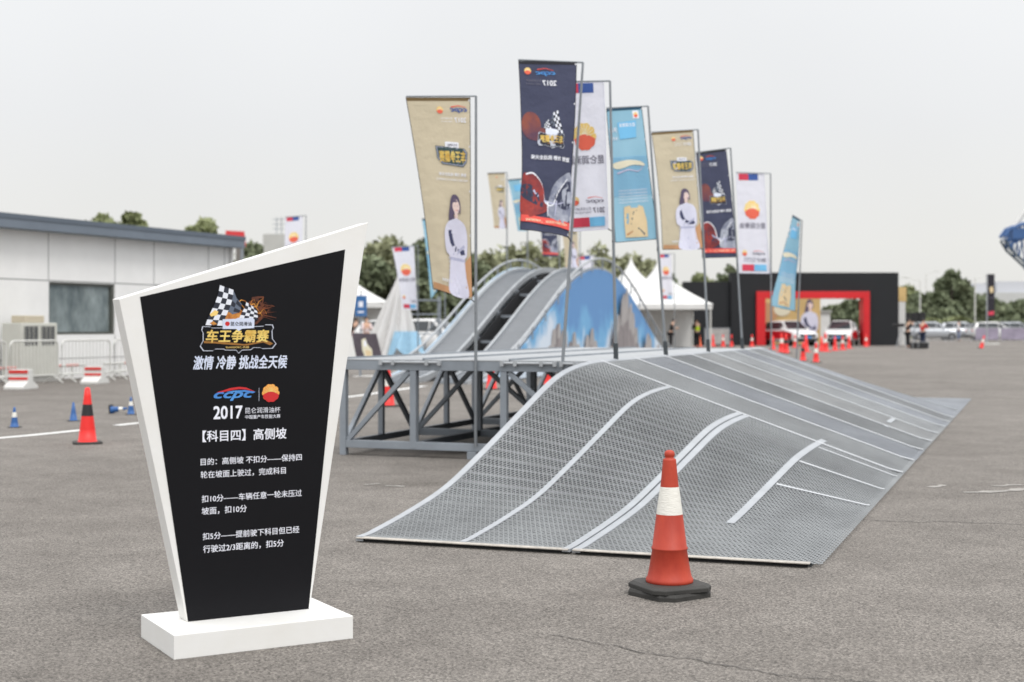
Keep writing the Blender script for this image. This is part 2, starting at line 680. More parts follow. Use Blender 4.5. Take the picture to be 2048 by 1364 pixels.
BWID = (G(706, 1277) - BO).dot(be1)
BDEP = 0.49
MB().box(0, BWID, 0, BDEP, 0, 0.1).build("base_box", WHITE, board, bevel=0.002)
STAIN = mat("yellowed_paint", (0.70, 0.66, 0.56), 0.6, 0, 0.1, 8)
tl = S(238, 598); tr = S(736, 445); br = S(619.5, 1217); bl = S(374, 1243.5)
MB().prism([(bl[0], YF, .1), (br[0], YF, .1), (tr[0], YF, tr[1]), (tl[0], YF, tl[1])], (0, 0.105, 0)).build("board_body", WHITE, board, bevel=0.002)
k1 = S(280, 594); k2 = S(690, 499); k3 = S(617, 1217); k4 = S(376, 1243)
MB().prism([(k4[0], YF - .002, .1005), (k3[0], YF - .002, .1005), (k2[0], YF - .002, k2[1]), (k1[0], YF - .002, k1[1])], (0, .0018, 0)).build("black_panel", BLACKP, board)


def bmap(x, y, off):
    return (x, YF - .002 - off, y)


def st(pr, body, xl, yl, xr, m, bold=0.0, hpx=None, shear=0.0):
    a = S(xl, yl); b = S(xr, yl)
    hh = None
    if hpx: hh = S(xl, yl - hpx)[1] - a[1]
    pr.text(body, a[0], b[0], a[1], m, bold, h=hh, shear=shear)


for body, xl, yl, xr, bo in [
        ("目的：高侧坡 不扣分——保持四", 401, 931, 603, .012),
        ("轮在坡面上驶过，完成科目", 401, 957, 571, .012),
        ("扣10分——车辆任意一轮未压过", 403, 1005, 603, .012),
        ("坡面，扣10分", 403, 1030, 493, .012),
        ("扣5分——提前驶下科目但已经", 405, 1080, 598, .012),
        ("行驶过2/3距离的，扣5分", 406, 1106, 567, .012)]:
    pr = Print()
    st(pr, body, xl, yl, xr, WTXT, bo)
    pr.build("rule_lettering", bmap, board)
pr = Print()
st(pr, "【科目四】高侧坡", 405, 884, 572, WTXT, .022)
pr.build("heading_lettering", bmap, board)
pr = Print()
st(pr, "2017", 427, 838, 484, WTXT, .03, 25)
st(pr, "昆仑润滑油杯", 490, 827, 560, WTXT, .0)
st(pr, "中国量产车性能大赛", 490, 838, 560, WTXT, .012)
a = S(517, 802); b_ = S(517.8, 776)
pr.rect(a[0], a[1], b_[0], b_[1], SILV2)
pr.build("event_lettering", bmap, board)
pr = Print()
c0 = S(541, 786); rr = S(558, 786)[0] - c0[0]
pr.emblem(c0[0], c0[1], rr, ORANGE, RED, YEL)
pr.build("sunrise_emblem", bmap, board)
pr = Print()
st(pr, "ccpc", 428, 802, 506, CBLUE, .03, 17, .35)
q = [S(*p) for p in [(432, 785), (445, 781), (460, 776), (478, 773.5), (492, 775), (510, 783), (492, 779), (478, 778), (462, 780.5), (446, 784)]]
pr.poly(q, RED)
q = [S(*p) for p in [(452, 783), (470, 781), (490, 780), (511, 783.5), (506, 786), (488, 783.5), (470, 784)]]
pr.poly(q, CBLUE)
pr.build("car_outline_logo", bmap, board)
pr = Print()
st(pr, "激情 冷静 挑战全天候", 386, 739, 574, SILV, .03, 27, .18)
pr.build("slogan_lettering", bmap, board)


def Z7(x, y):      # zoomed-crop coordinates of the badge -> board plane
    return S(370 + x / 6.82, 560 + y / 6.82)


def chequer(pr, f, top, bot, nc, nr, warp=0.0, shade=0, cw=None, ck=None):
    cw = cw or CHKW; ck = ck or CHKB
    gpt = {}
    for i in range(nr + 1):
        for j in range(nc + 1):
            u = j / nc; v = i / nr
            x = (top[0][0] + (top[1][0] - top[0][0]) * u) * (1 - v) + (bot[0][0] + (bot[1][0] - bot[0][0]) * u) * v
            y = (top[0][1] + (top[1][1] - top[0][1]) * u) * (1 - v) + (bot[0][1] + (bot[1][1] - bot[0][1]) * u) * v
            x += warp * math.sin(v * math.pi * 1.6)
            gpt[i, j] = f(x, y)
    for par, mm in ((0, cw), (1, ck)):
        vv, ff = [], []
        for i in range(nr):
            for j in range(nc):
                if (i + j) % 2 == par:
                    o = len(vv)
                    vv += [gpt[i, j], gpt[i + 1, j], gpt[i + 1, j + 1], gpt[i, j + 1]]
                    ff.append((o, o + 1, o + 2, o + 3))
        pr.raw(vv, ff, mm)


def badge(pr, f, small=False, mirror=False):
    """racing badge, drawn in a 1705 x 1364 design space through f"""
    if not small:
        rnd = random.Random(3)
        for k in range(15):
            x0, y0 = rnd.uniform(700, 1000), rnd.uniform(260, 560)
            pts = [f(x0 + t * rnd.uniform(150, 420), y0 + 60 * math.sin(t * 4 + k) + t * rnd.uniform(-60, 170)) for t in (0, .2, .4, .6, .8, 1)]
            w = abs(f(30, 0)[0] - f(0, 0)[0])
            pr.stroke(pts, w * rnd.uniform(.7, 2.2), FIRED, 0.0005)
        for k in range(9):
            x0, y0 = rnd.uniform(690, 980), rnd.uniform(260, 520)
            pts = [f(x0 + t * rnd.uniform(80, 230), y0 + 45 * math.sin(t * 4 + k) + t * rnd.uniform(-80, 120)) for t in (0, .25, .5, .75, 1)]
            w = abs(f(22, 0)[0] - f(0, 0)[0])
            pr.stroke(pts, w * rnd.uniform(.4, 1.2), FIRE, 0.0004)
        pr.poly([f(*p) for p in [(520, 420), (640, 450), (760, 430), (760, 540), (500, 620), (420, 560)]], FIRE)
    pr.poly([f(*p) for p in [(655, 140), (700, 250), (770, 330), (740, 440), (640, 470), (560, 400)]], CHKS)
    chequer(pr, f, ((640, 190), (770, 350)), ((570, 410), (735, 450)), 2, 3, 0, cw=CHKS)
    chequer(pr, f, ((470, 70), (655, 135)), ((290, 615), (530, 625)), 3, 7, 18)
    chequer(pr, f, ((830, 300), (960, 390)), ((740, 520), (1000, 545)), 4, 5, 8)
    if not small:
        pr.poly([f(*p) for p in [(330, 470), (400, 410), (450, 430), (430, 480), (350, 500)]], YEL)
        pr.poly([f(*p) for p in [(330, 590), (380, 560), (430, 600), (380, 615)]], FIRE)
    out = [(230, 630), (340, 635), (345, 650), (500, 650), (940, 630), (1070, 625), (1090, 605), (1190, 607), (1205, 650), (1185, 690),
           (1190, 800), (1240, 870), (1190, 935), (1050, 940), (1020, 925), (930, 925), (890, 955), (770, 960), (725, 1005), (690, 960),
           (540, 960), (520, 945), (400, 945), (370, 970), (240, 970), (195, 905), (235, 830), (235, 720), (215, 680)]
    pr.poly([f(*p) for p in out], SILV2)
    cx, cy = 715, 790
    pr.poly([f(cx + (x - cx) * .975, cy + (y - cy) * .945) for x, y in out], BLACKP if not small else CHKB)
    pr.poly([f(*p) for p in [(250, 830), (640, 855), (800, 875), (1050, 835), (1110, 820), (1195, 865), (1150, 890), (1060, 850), (830, 895), (640, 885), (400, 865), (250, 860)]], GOLDD)
    a = f(280, 850); b = f(1135, 680)
    x0, x1 = min(a[0], b[0]), max(a[0], b[0])
    pr.text("车王争霸赛", x0, x1, a[1], GOLD, .035, h=abs(b[1] - a[1]), mirror=mirror, shear=0.0 if mirror else 0.15)
    if not small:
        a = f(550, 932); b = f(865, 900)
        pr.text("RUGGCRC-天绩", a[0], b[0], a[1], YEL, .01, h=b[1] - a[1])
    pl = [(505, 535), (680, 530), (720, 515), (760, 525), (910, 515), (940, 540), (935, 655), (770, 665), (725, 695), (690, 668), (505, 668)]
    pr.poly([f(*p) for p in pl], SILV)
    if not small:
        c = f(570, 597)
        pr.ell(c[0], c[1], abs(f(602, 0)[0] - f(570, 0)[0]), abs(f(0, 597)[1] - f(0, 565)[1]), RED, 16)
        a = f(615, 625); b = f(900, 570)
        pr.text("昆仑润滑油", a[0], b[0], a[1], CHKB, .02, h=b[1] - a[1])


pr = Print()
badge(pr, Z7)
pr.build("racing_badge", bmap, board)

# ------------------------------------------------------------------ traffic cones


def lathe_part(prof, name, m, parent, n=36):
    return MB().lathe(prof, n).build(name, m, parent)


def chamfer_sq(mb, hw, ch, z0, z1, inset=0.0):
    def ring(q, c, z):
        return [(q - c, -q, z), (q, -q + c, z), (q, q - c, z), (q - c, q, z), (-q + c, q, z), (-q, q - c, z), (-q, -q + c, z), (-q + c, -q, z)]
    mb.loft([ring(hw, ch, z0), ring(hw, ch, z0 + (z1 - z0) * .6), ring(hw - inset, ch - inset * .4, z1)])
    return mb


cone0 = thing("traffic_cone", "large faded red cone with ribbed white band on doubled black rubber base, in the foreground", "traffic cone", G(1339, 1189), R(24), "traffic cones")
lathe_part([(0.0, .735), (.012, .734), (.022, .728), (.026, .718), (.026, .706), (.022, .700), (.023, .694), (.033, .688), (.0335, .682), (.046, .552), (.0465, .549)], "cone_tip", CONE_R, cone0)
prof = []
for i in range(27):
    t = i / 26
    r = .0475 + (.0665 - .0475) * t
    prof.append((r + (.0009 if i % 2 else 0), .549 - .139 * t))
lathe_part(prof, "reflective_band", CONE_W, cone0)
lathe_part([(.066, .411), (.0672, .408), (.0875, .245), (.0925, .241), (.0925, .235), (.0885, .230), (.104, .13), (.112, .095), (.119, .085), (.121, .074), (.118, .063), (.108, .062)], "cone_skirt", CONE_R, cone0)
chamfer_sq(MB(), .172, .05, .034, .066, .02).build("upper_base", RUBBER, cone0, bevel=.004)
b2 = chamfer_sq(MB(), .176, .06, 0, .033, .006).build("lower_base", RUBBER, cone0, bevel=.004)
b2.rotation_euler = (0, 0, R(12))
MB().bar((-.004, -.0225, .70), (-.006, -.038, .645), .004, .004).build("drip_mark", CONE_R, cone0)


def simple_cone(name, label, loc, h, bands, group, base_m=RUBBER, rot=0.0, tilt=None, br=None):
    """bands: list of (t0, t1, material) from the tip (0) to the foot (1)"""
    o = thing(name, label, "traffic cone", loc, rot, group)
    rt, rb = h * .045, h * (br or .16)
    zf = h * .04
    names = {}
    for i, (t0, t1, m) in enumerate(bands):
        pf = []
        if i == 0:
            pf += [(0, h), (rt * .7, h * .995), (rt, h * .98)]
        for q in (t0, (t0 + t1) / 2, t1):
            pf.append((rt + (rb - rt) * q, h * .98 + (zf - h * .98) * q))
        if i == len(bands) - 1:
            pf.append((rb * 1.12, zf * 1.02))
        MB().lathe(pf, 20).build("cone_band" if i % 2 else "cone_body", m, o)
    chamfer_sq(MB(), rb * 1.55, rb * .35, 0, zf, rb * .05).build("base", base_m, o)
    if tilt:
        o.rotation_euler = tilt
    return o


bk = [(0, .30, CONE_RR), (.30, .52, CONE_K), (.52, 1, CONE_RR)]
wb = [(0, .25, CONE_B), (.25, .5, CONE_W), (.5, 1, CONE_B)]
simple_cone("traffic_cone", "bright red cone with a broad black band left of the white board", G(175, 887), .65, bk, "traffic cones", rot=R(20))
simple_cone("traffic_cone", "small blue cone with white band at the far left of the white paint line", G(29, 855), .275, wb, "small blue cones", rot=R(10), br=.2)
simple_cone("traffic_cone", "small plain blue cone just behind the red cone with black band", G(147, 842), .27, [(0, 1, CONE_B)], "small blue cones", rot=R(35), br=.2)
simple_cone("traffic_cone", "upright small blue cone with white band beside the fallen one", G(262, 829), .27, wb, "small blue cones", rot=R(15), br=.2)
p = G(222, 827); p.z = .055
simple_cone("traffic_cone", "small blue cone lying on its side with its tip to the right", p, .27, wb, "small blue cones", tilt=(0, R(84), R(-8)), br=.2)

# ------------------------------------------------------------------ mesh side-slope ramp
RO = Vector((-0.94, 9.10, 0))                 # near-left corner of the ramp
RA = math.atan2(0.347, 0.938)                 # heading, clockwise from +Y
RT = Vector((math.sin(RA), math.cos(RA), 0))
RN = Vector((math.cos(RA), -math.sin(RA), 0))
RW, RL, RS0, RS1, RH = 2.84, 19.2, 5.2, 13.5, 1.02
_ks = [-1.0, 0, .65, 1.3, 1.96, 2.87, 3.74, 4.36, 5.2, 6.2]
_kz = [.03, .03, .10, .20, .376, .646, .894, .985, 1.02, 1.02]


def hermite(x):
    i = 1
    while i < len(_ks) - 3 and x > _ks[i + 1]: i += 1
    x0, x1 = _ks[i], _ks[i + 1]
    h = x1 - x0
    m0 = (_kz[i + 1] - _kz[i - 1]) / (_ks[i + 1] - _ks[i - 1])
    m1 = (_kz[i + 2] - _kz[i]) / (_ks[i + 2] - _ks[i])
    if i == 1: m0 = .10
    if i == len(_ks) - 3: m1 = 0
    t = max(0, min(1, (x - x0) / h))
    return (2 * t ** 3 - 3 * t ** 2 + 1) * _kz[i] + (t ** 3 - 2 * t ** 2 + t) * h * m0 + (-2 * t ** 3 + 3 * t ** 2) * _kz[i + 1] + (t ** 3 - t ** 2) * h * m1


def rz(s, w):
    if s < RS0: a = hermite(s)
    elif s > RS1: a = hermite((RL - s) * RS0 / (RL - RS1))
    else: a = RH
    k = max(0.0, 1 - w / RW)
    return max(.022, a * k + .022 * (1 - k))


RROT = -RA      # local frame: x = RN (w), y = RT (s)
ramp = thing("mesh_ramp", "long galvanised wire-mesh side-slope ramp rising from the ground to the grey platform", "ramp", RO, RROT)
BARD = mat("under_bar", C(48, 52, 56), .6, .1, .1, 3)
GALVC = mat("galvanised_seam", C(190, 193, 197), .5, .15, .06, 5)
GV = [mat("galvanised_mesh_%s" % n, C(*c), .48, .25, .2, 1.3, stretch=(1.2, .5, 1)) for n, c in (("plain", (136, 139, 141)), ("blue", (130, 134, 140)), ("dull", (118, 121, 123)), ("worn", (138, 140, 141)))]
DS, DW, SWD = .042, .032, .0058


def mesh_panel(s0, s1, w0, w1, gm=GALV):
    i0, i1 = int(math.ceil(s0 / DS)), int(math.floor(s1 / DS))
    mb = MB()
    A, B = [], []
    nj = int((w1 - w0) / DW)
    for i in range(i0, i1):
        sa, sb = i * DS, (i + 1) * DS
        for j in range(nj + 1):
            wa = w0 + j * DW + (DW / 2 if i % 2 else 0)
            for dw in (-DW / 2, DW / 2):
                wb_ = wa + dw
                if w0 <= wa <= w1 and w0 - .001 <= wb_ <= w1 + .001:
                    A.append((wa, sa)); B.append((wb_, sb))
    A = np.array(A); B = np.array(B)
    tb_s = np.linspace(-.4, RL + .2, 1600)
    tb = np.array([rz(s, 0) for s in tb_s])
    wt = np.linspace(0, 3.2, 200)
    kw = np.array([max(0.0, 1 - w / RW) for w in wt])

    def zz(wv, sv):
        a_ = np.interp(sv, tb_s, tb)
        k_ = np.interp(wv, wt, kw)
        return np.maximum(.022, a_ * k_ + .022 * (1 - k_))
    za = zz(A[:, 0], A[:, 1]); zb = zz(B[:, 0], B[:, 1])
    d = B - A
    L = np.linalg.norm(d, axis=1, keepdims=True)
    n2 = np.stack([-d[:, 1], d[:, 0]], 1) / L * (SWD / 2)
    tilt = .0022 * np.sign(d[:, 0])

    def p3(q, z):
        return np.concatenate([q, z[:, None]], 1)
    v0 = p3(A - n2, za - tilt); v1 = p3(A + n2, za + tilt); v2 = p3(B + n2, zb + tilt); v3 = p3(B - n2, zb - tilt)
    ne = len(A)
    V = np.stack([v0, v1, v2, v3], 1).reshape(-1, 3)
    Fq = np.arange(ne * 4).reshape(ne, 4)
    if s0 < 9:      # thickness of the strands
        v4 = v1.copy(); v4[:, 2] -= .0045
        v5 = v2.copy(); v5[:, 2] -= .0045
        V2 = np.stack([v1, v4, v5, v2], 1).reshape(-1, 3)
        V = np.concatenate([V, V2])
        Fq = np.concatenate([Fq, np.arange(ne * 4).reshape(ne, 4) + ne * 4])
    # carrying bars under the mesh
    BV, BF = [], []
    s = math.ceil(s0 / .165) * .165
    while s < s1:
        steps = 10
        o = len(BV)
        for q in range(steps + 1):
            w = w0 + (min(w1, 2.84) - w0) * q / steps
            z = rz(s, w) - .0045
            for ds_, dz in ((-.004, 0), (.004, 0), (.004, -.03), (-.004, -.03)):
                BV.append((w, s + ds_, max(.003, z + dz)))
        for q in range(steps):
            for e in range(4):
                BF.append((o + q * 4 + e, o + q * 4 + (e + 1) % 4, o + q * 4 + 4 + (e + 1) % 4, o + q * 4 + 4 + e))
        s += .165
    s = math.ceil(s0 / .045) * .045
    nb_ = len(BF)
    while s < s1:
        o = len(BV)
        for q in range(11):
            w = w0 + (min(w1, 2.84) - w0) * q / 10
            z = rz(s, w) - .009
            BV += [(w, s, max(.004, z)), (w, s + .003, max(.004, z)), (w, s + .003, max(.003, z - .03)), (w, s, max(.003, z - .03))]
        for q in range(10):
            for e in range(4):
                BF.append((o + q * 4 + e, o + q * 4 + (e + 1) % 4, o + q * 4 + 4 + (e + 1) % 4, o + q * 4 + 4 + e))
        s += .045
    nv = len(V)
    verts = V.tolist() + BV
    faces = Fq.tolist() + [tuple(x + nv for x in f) for f in BF]
    me = bpy.data.meshes.new("mesh_panel")
    me.from_pydata(verts, [], faces)
    me.materials.append(gm)
    me.materials.append(BARD)
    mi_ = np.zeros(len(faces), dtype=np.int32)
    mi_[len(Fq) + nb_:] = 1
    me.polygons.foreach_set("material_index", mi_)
    o = bpy.data.objects.new("mesh_panel", me)
    COL.objects.link(o)
    o.parent = ramp
    return o


bars_s = [5.2, 6.45, 7.7, 8.95, 10.2, 11.45, 12.5, 13.5]
mesh_panel(-.11, 5.2, 0.02, 1.40, GV[0])
mesh_panel(-.11, 5.2, 1.44, 2.90, GV[0])
for a, b in zip(bars_s[:-1], bars_s[1:]):
    mesh_panel(a, b, 0.0, 2.90, GV[bars_s.index(a) % 4])
mesh_panel(13.5, RL - .02, 0.0, 2.90, GV[1])


def strip_along(name, w, s0, s1, wid, m, lift=.004, n=40, thick=.006):
    rings = []
    for i in range(n + 1):
        s = s0 + (s1 - s0) * i / n
        z = rz(s, w) + lift
        z2 = rz(s, w - wid / 2) + lift; z3 = rz(s, w + wid / 2) + lift
        rings.append([(w - wid / 2, s, z2), (w + wid / 2, s, z3), (w + wid / 2, s, z3 - thick), (w - wid / 2, s, z2 - thick)])
    return MB().loft(rings).build(name, m, ramp)


def strip_cross(name, s, w0, w1, wid, m, lift=.004, n=24, thick=.006):
    rings = []
    for i in range(n + 1):
        w = w0 + (w1 - w0) * i / n
        za = rz(s - wid / 2, w) + lift; zb = rz(s + wid / 2, w) + lift
        rings.append([(w, s - wid / 2, za), (w, s + wid / 2, zb), (w, s + wid / 2, zb - thick), (w, s - wid / 2, za - thick)])
    return MB().loft(rings).build(name, m, ramp)


strip_along("edge_strip", 0.02, -.12, 5.2, .05, GALVB, .006, thick=.03)
strip_along("edge_strip", 0.02, 5.24, RL, .05, GALVB, .006, 60, thick=.03)
strip_along("flat_strip", .71, -.09, 5.15, .043, GALVB, .0065)
strip_along("flat_strip", 1.39, -.12, 5.15, .05, GALVB, .0065, thick=.02)
strip_along("flat_strip", 1.455, -.12, 5.15, .05, GALVB, .0065, thick=.02)
strip_along("flat_strip", 2.13, 1.1, 5.5, .055, GALVB, .0065)
for i, s in enumerate(bars_s):
    strip_cross("cross_strip", s, .0, 2.88, .065, GALVC, .0085)
for s in (2.65, 3.76, 4.85):
    strip_cross("cross_strip", s, 2.17, 2.86, .045, GALVC, .0085)
strip_cross("cross_strip", 15.2, 0, 2.86, .05, GALV, .0085)
strip_along("weld_patch", 2.35, 9.4, 10.1, .05, GALVB, .009, 4)
strip_along("weld_patch", 2.38, 8.8, 8.95, .05, GALVB, .009, 2)
LIP = mat("lip_worn_metal", C(178, 172, 164), .5, .3, .25, 20)
MB().prism([(0.0, -.135, .024), (0.0, -.135, .029), (0.0, -.10, .034), (0.0, -.10, .029)], (1.405, 0, 0)).build("front_lip", LIP, ramp)
MB().prism([(1.435, -.135, .024), (1.435, -.135, .029), (1.435, -.10, .034), (1.435, -.10, .029)], (1.40, 0, 0)).build("front_lip", LIP, ramp)
MB().box(.01, 1.39, -.112, -.10, .003, .023).build("lip_gap_shade", DARK, ramp)  # dark strips standing in for the shade in the gap under the lip
MB().box(1.45, 2.82, -.112, -.10, .003, .023).build("lip_gap_shade", DARK, ramp)
for w in (0.05, 1.40, 1.46, 2.1):       # frame under the mesh
    rings = []
    n = 60
    for i in range(n + 1):
        s = .05 + (RL - .1) * i / n
        z = rz(s, w) - .036
        rings.append([(w - .02, s, max(.006, z)), (w + .02, s, max(.006, z)), (w + .02, s, max(.003, z - .05)), (w - .02, s, max(.003, z - .05))])
    MB().loft(rings).build("frame_rail", STEELD, ramp)
for w in (0.05, 1.40, 2.1):
    for s in (3.2, 5.2, 7.7, 10.2, 12.7, 15.2):
        MB().box(w - .02, w + .02, s - .02, s + .02, 0, rz(s, w) - .09).build("prop", STEELD, ramp)

# ------------------------------------------------------------------ steel platform beside the ramp
plat = thing("steel_platform", "grey steel truss platform with pale deck beside the mesh ramp", "platform", RO, RROT)
WS = [-2.84, -2.03, -1.03, -.06]
FS = [5.27, 7.1, 9.0, 11.1, 13.3]      # full frames; lighter side posts stand half way between
TOP, BOT = .95, .12
pw = .07


def pbar(name, a, b, w=pw, h=pw, m=STEEL, up=(0, 0, 1)):
    return MB().bar(a, b, w, h, up).build(name, m, plat, bevel=.004)


for i, s in enumerate(FS):
    for w in WS:
        MB().box(w - pw / 2, w + pw / 2, s - pw / 2, s + pw / 2, .0 if w in (WS[0], WS[-1]) else BOT - .03, TOP - .052).build("post", STEEL, plat, bevel=.004)
    pbar("top_beam", (WS[0] - .04, s, TOP), (WS[-1] + .03, s, TOP), .075, .1)
    pbar("bottom_rail", (WS[0] + .036, s + .001, BOT), (WS[-1] - .036, s + .001, BOT), .065, .08)
    MB().box(-1.42, -1.32, s - .05, s + .05, 0, BOT - .042).build("foot", STEEL, plat, bevel=.004)
    pbar("brace", (WS[0] + .05, s + .002, BOT + .04), (WS[1] - .05, s + .002, TOP - .06), .05, .05)
    pbar("brace", (WS[2] - .05, s + .003, BOT + .04) if i else (WS[2] + .05, s + .003, TOP - .06), (WS[1] + .05, s + .003, TOP - .06) if i else (WS[3] - .05, s + .003, BOT + .04), .05, .05)
for s0, s1 in zip(FS[:-1], FS[1:]):
    for w in (WS[0], WS[1], WS[2], WS[3]):
        pbar("bottom_rail", (w, s0 + .036, BOT), (w, s1 - .036, BOT), .06, .07, STEELD)
        pbar("top_beam", (w, s0 + .038, TOP - .004), (w, s1 - .038, TOP - .004), .06, .08)
    sm = (s0 + s1) / 2
    for w in (WS[0], WS[3]):
        MB().box(w - .03, w + .03, sm - .03, sm + .03, BOT + .036, TOP - .045).build("post", STEEL, plat, bevel=.004)
        pbar("brace", (w, s0 + .05, BOT + .04), (w, sm - .04, TOP - .06), .05, .05)
        pbar("brace", (w, sm + .04, TOP - .06), (w, s1 - .05, BOT + .04), .05, .05, STEELD)
for w0, w1 in ((-2.88, -1.92), (-1.90, -.97), (-.95, -.03)):
    MB().box(w0, w1, 5.23, 13.5, 1.002, 1.012).build("deck_plate", DECK, plat)
for w in (-2.86, -1.91, -.96):
    MB().box(w - .012, w + .012, 5.24, 13.49, 1.0125, 1.03).build("deck_seam", STEEL, plat)
# clamp tubes on the front beam
for w0, w1 in ((-2.4, -1.7), (-1.05, -.45), (-.42, -.05)):
    MB().tube([(w0, 5.21, .985), (w1, 5.21, .985)], .014).build("clamp_tube", GALV, plat)
    for w in (w0 + .02, w0 + .16, w1 - .16, w1 - .02):
        MB().box(w - .018, w + .018, 5.19, 5.228, .955, 1.003).build("clamp", GALV, plat)


def ramp_pt(s, w, z):
    return RO + RT * s + RN * w + Vector((0, 0, z))


# ------------------------------------------------------------------ flags
FG = mat("flag_gold_cloth", C(212, 200, 174), .9, 0, .05, 1.2, .45, 7, trans=.42)
FN = mat("flag_navy_cloth", C(74, 78, 101), .9, 0, .08, 1.2, .45, 7, trans=.3)
FW = mat("flag_white_cloth", C(240, 240, 250), .9, 0, .02, 1.2, .45, 7, trans=.5)
FB = mat("flag_blue_cloth", C(142, 190, 212), .9, 0, 0, .9, col2=C(168, 208, 228), trans=.35)
FHEM = mat("flag_dark_hem", C(44, 44, 50), .9)
FBH = mat("flag_blue_hem", C(40, 80, 104), .9)
FGH = mat("flag_gold_hem", C(120, 100, 66), .9)
POLE = mat("flag_pole", C(140, 145, 150), .4, .5, .08, 4)
POLED = mat("pole_socket", C(60, 66, 70), .6)
pR = mat("flag_red", C(214, 70, 92), .9)
pRR = mat("flag_scarlet", C(232, 92, 84), .9)
pN = mat("flag_deep_blue", C(66, 96, 164), .9)
pL = mat("flag_light_blue", C(120, 190, 232), .9)
pY = mat("flag_yellow", C(248, 206, 112), .9, 0, 0, 6, col2=C(250, 224, 150))
pYW = mat("flag_pale_yellow", C(252, 240, 204), .9)
pE = mat("flag_emblem_red", C(236, 110, 88), .9)
pT = mat("flag_grey_text", C(120, 118, 134), .9)
pW = mat("flag_white_text", C(238, 240, 248), .9)
pHair = mat("print_hair", C(98, 88, 112), .9)
pSkin = mat("print_skin", C(238, 214, 208), .9)
pSuit = mat("print_white_suit", C(222, 222, 240), .9, 0, .05, 6)
pSuit2 = mat("print_suit_shade", C(186, 188, 214), .9)
pGlove = mat("print_dark_glove", C(70, 74, 104), .9)
pBrown = mat("print_brown", C(196, 150, 112), .9)
pGlow = mat("print_orange_glow", C(150, 84, 66), .9, 0, 0, 5, col2=C(96, 66, 84))
pCarR = mat("print_dark_red", C(176, 70, 62), .9, 0, 0, 7, col2=C(96, 52, 62))
pCarG = mat("print_car_grey", C(110, 116, 138), .9, 0, 0, 7, col2=C(190, 194, 206))
pTan = mat("print_tan_jug", C(222, 200, 160), .9, 0, .06, 6)
pTanD = mat("print_jug_mark", C(96, 104, 110), .9)
pGreen = mat("print_dark_green", C(62, 82, 84), .9)
pSand = mat("print_sand", C(226, 220, 196), .9)


def woman(pr, cx, top, h):
    """simplified print of a woman in a white racing suit with folded arms, h = visible height"""
    w = h * .37

    def q(a, b):
        return (cx + a * (h * .27 if b < .245 else w), top - b * h)
    pr.spoly([q(*p) for p in [(-.20, .04), (-.06, .0), (.14, .01), (.25, .06), (.29, .13), (.25, .19), (.2, .17), (.1, .2), (-.1, .2), (-.02, .25), (-.14, .29), (-.26, .27), (-.34, .19), (-.27, .12)]], pHair)
    pr.poly([q(*p) for p in [(-.05, .15), (.13, .15), (.13, .243), (-.03, .243)]], pSkin)
    pr.ell(*q(.05, .115), h * .05, h * .07, pSkin, 24, .15)
    pr.poly([q(*p) for p in [(-.15, .11), (-.11, .045), (.05, .03), (.2, .05), (.24, .11), (.17, .07), (.02, .06), (-.09, .08)]], pHair)
    pr.stroke([q(-.05, .11), q(.01, .11)], h * .0035, pHair)
    pr.stroke([q(.1, .11), q(.16, .11)], h * .0035, pHair)
    pr.stroke([q(.02, .155), q(.1, .155)], h * .005, pE)
    pr.spoly([q(*p) for p in [(-.05, .24), (.14, .24), (.36, .29), (.46, .4), (.44, .58), (.34, .64), (.38, .8), (.44, 1.0), (-.4, 1.0), (-.36, .8), (-.3, .64), (-.46, .57), (-.48, .4), (-.34, .29)]], pSuit)
    pr.poly([q(*p) for p in [(.0, .8), (.06, .8), (.08, 1.0), (-.04, 1.0)]], pSuit2)
    pr.poly([q(*p) for p in [(-.3, .63), (.34, .63), (.35, .66), (-.31, .66)]], pSuit2)
    pr.sstroke([q(-.24, .36), q(-.2, .46), q(-.05, .54), q(.14, .57), q(.34, .56)], h * .06, pGlove, h * .05)
    pr.sstroke([q(.34, .5), q(.18, .54), q(-.05, .6), q(-.28, .58)], h * .03, pSuit2, h * .025)


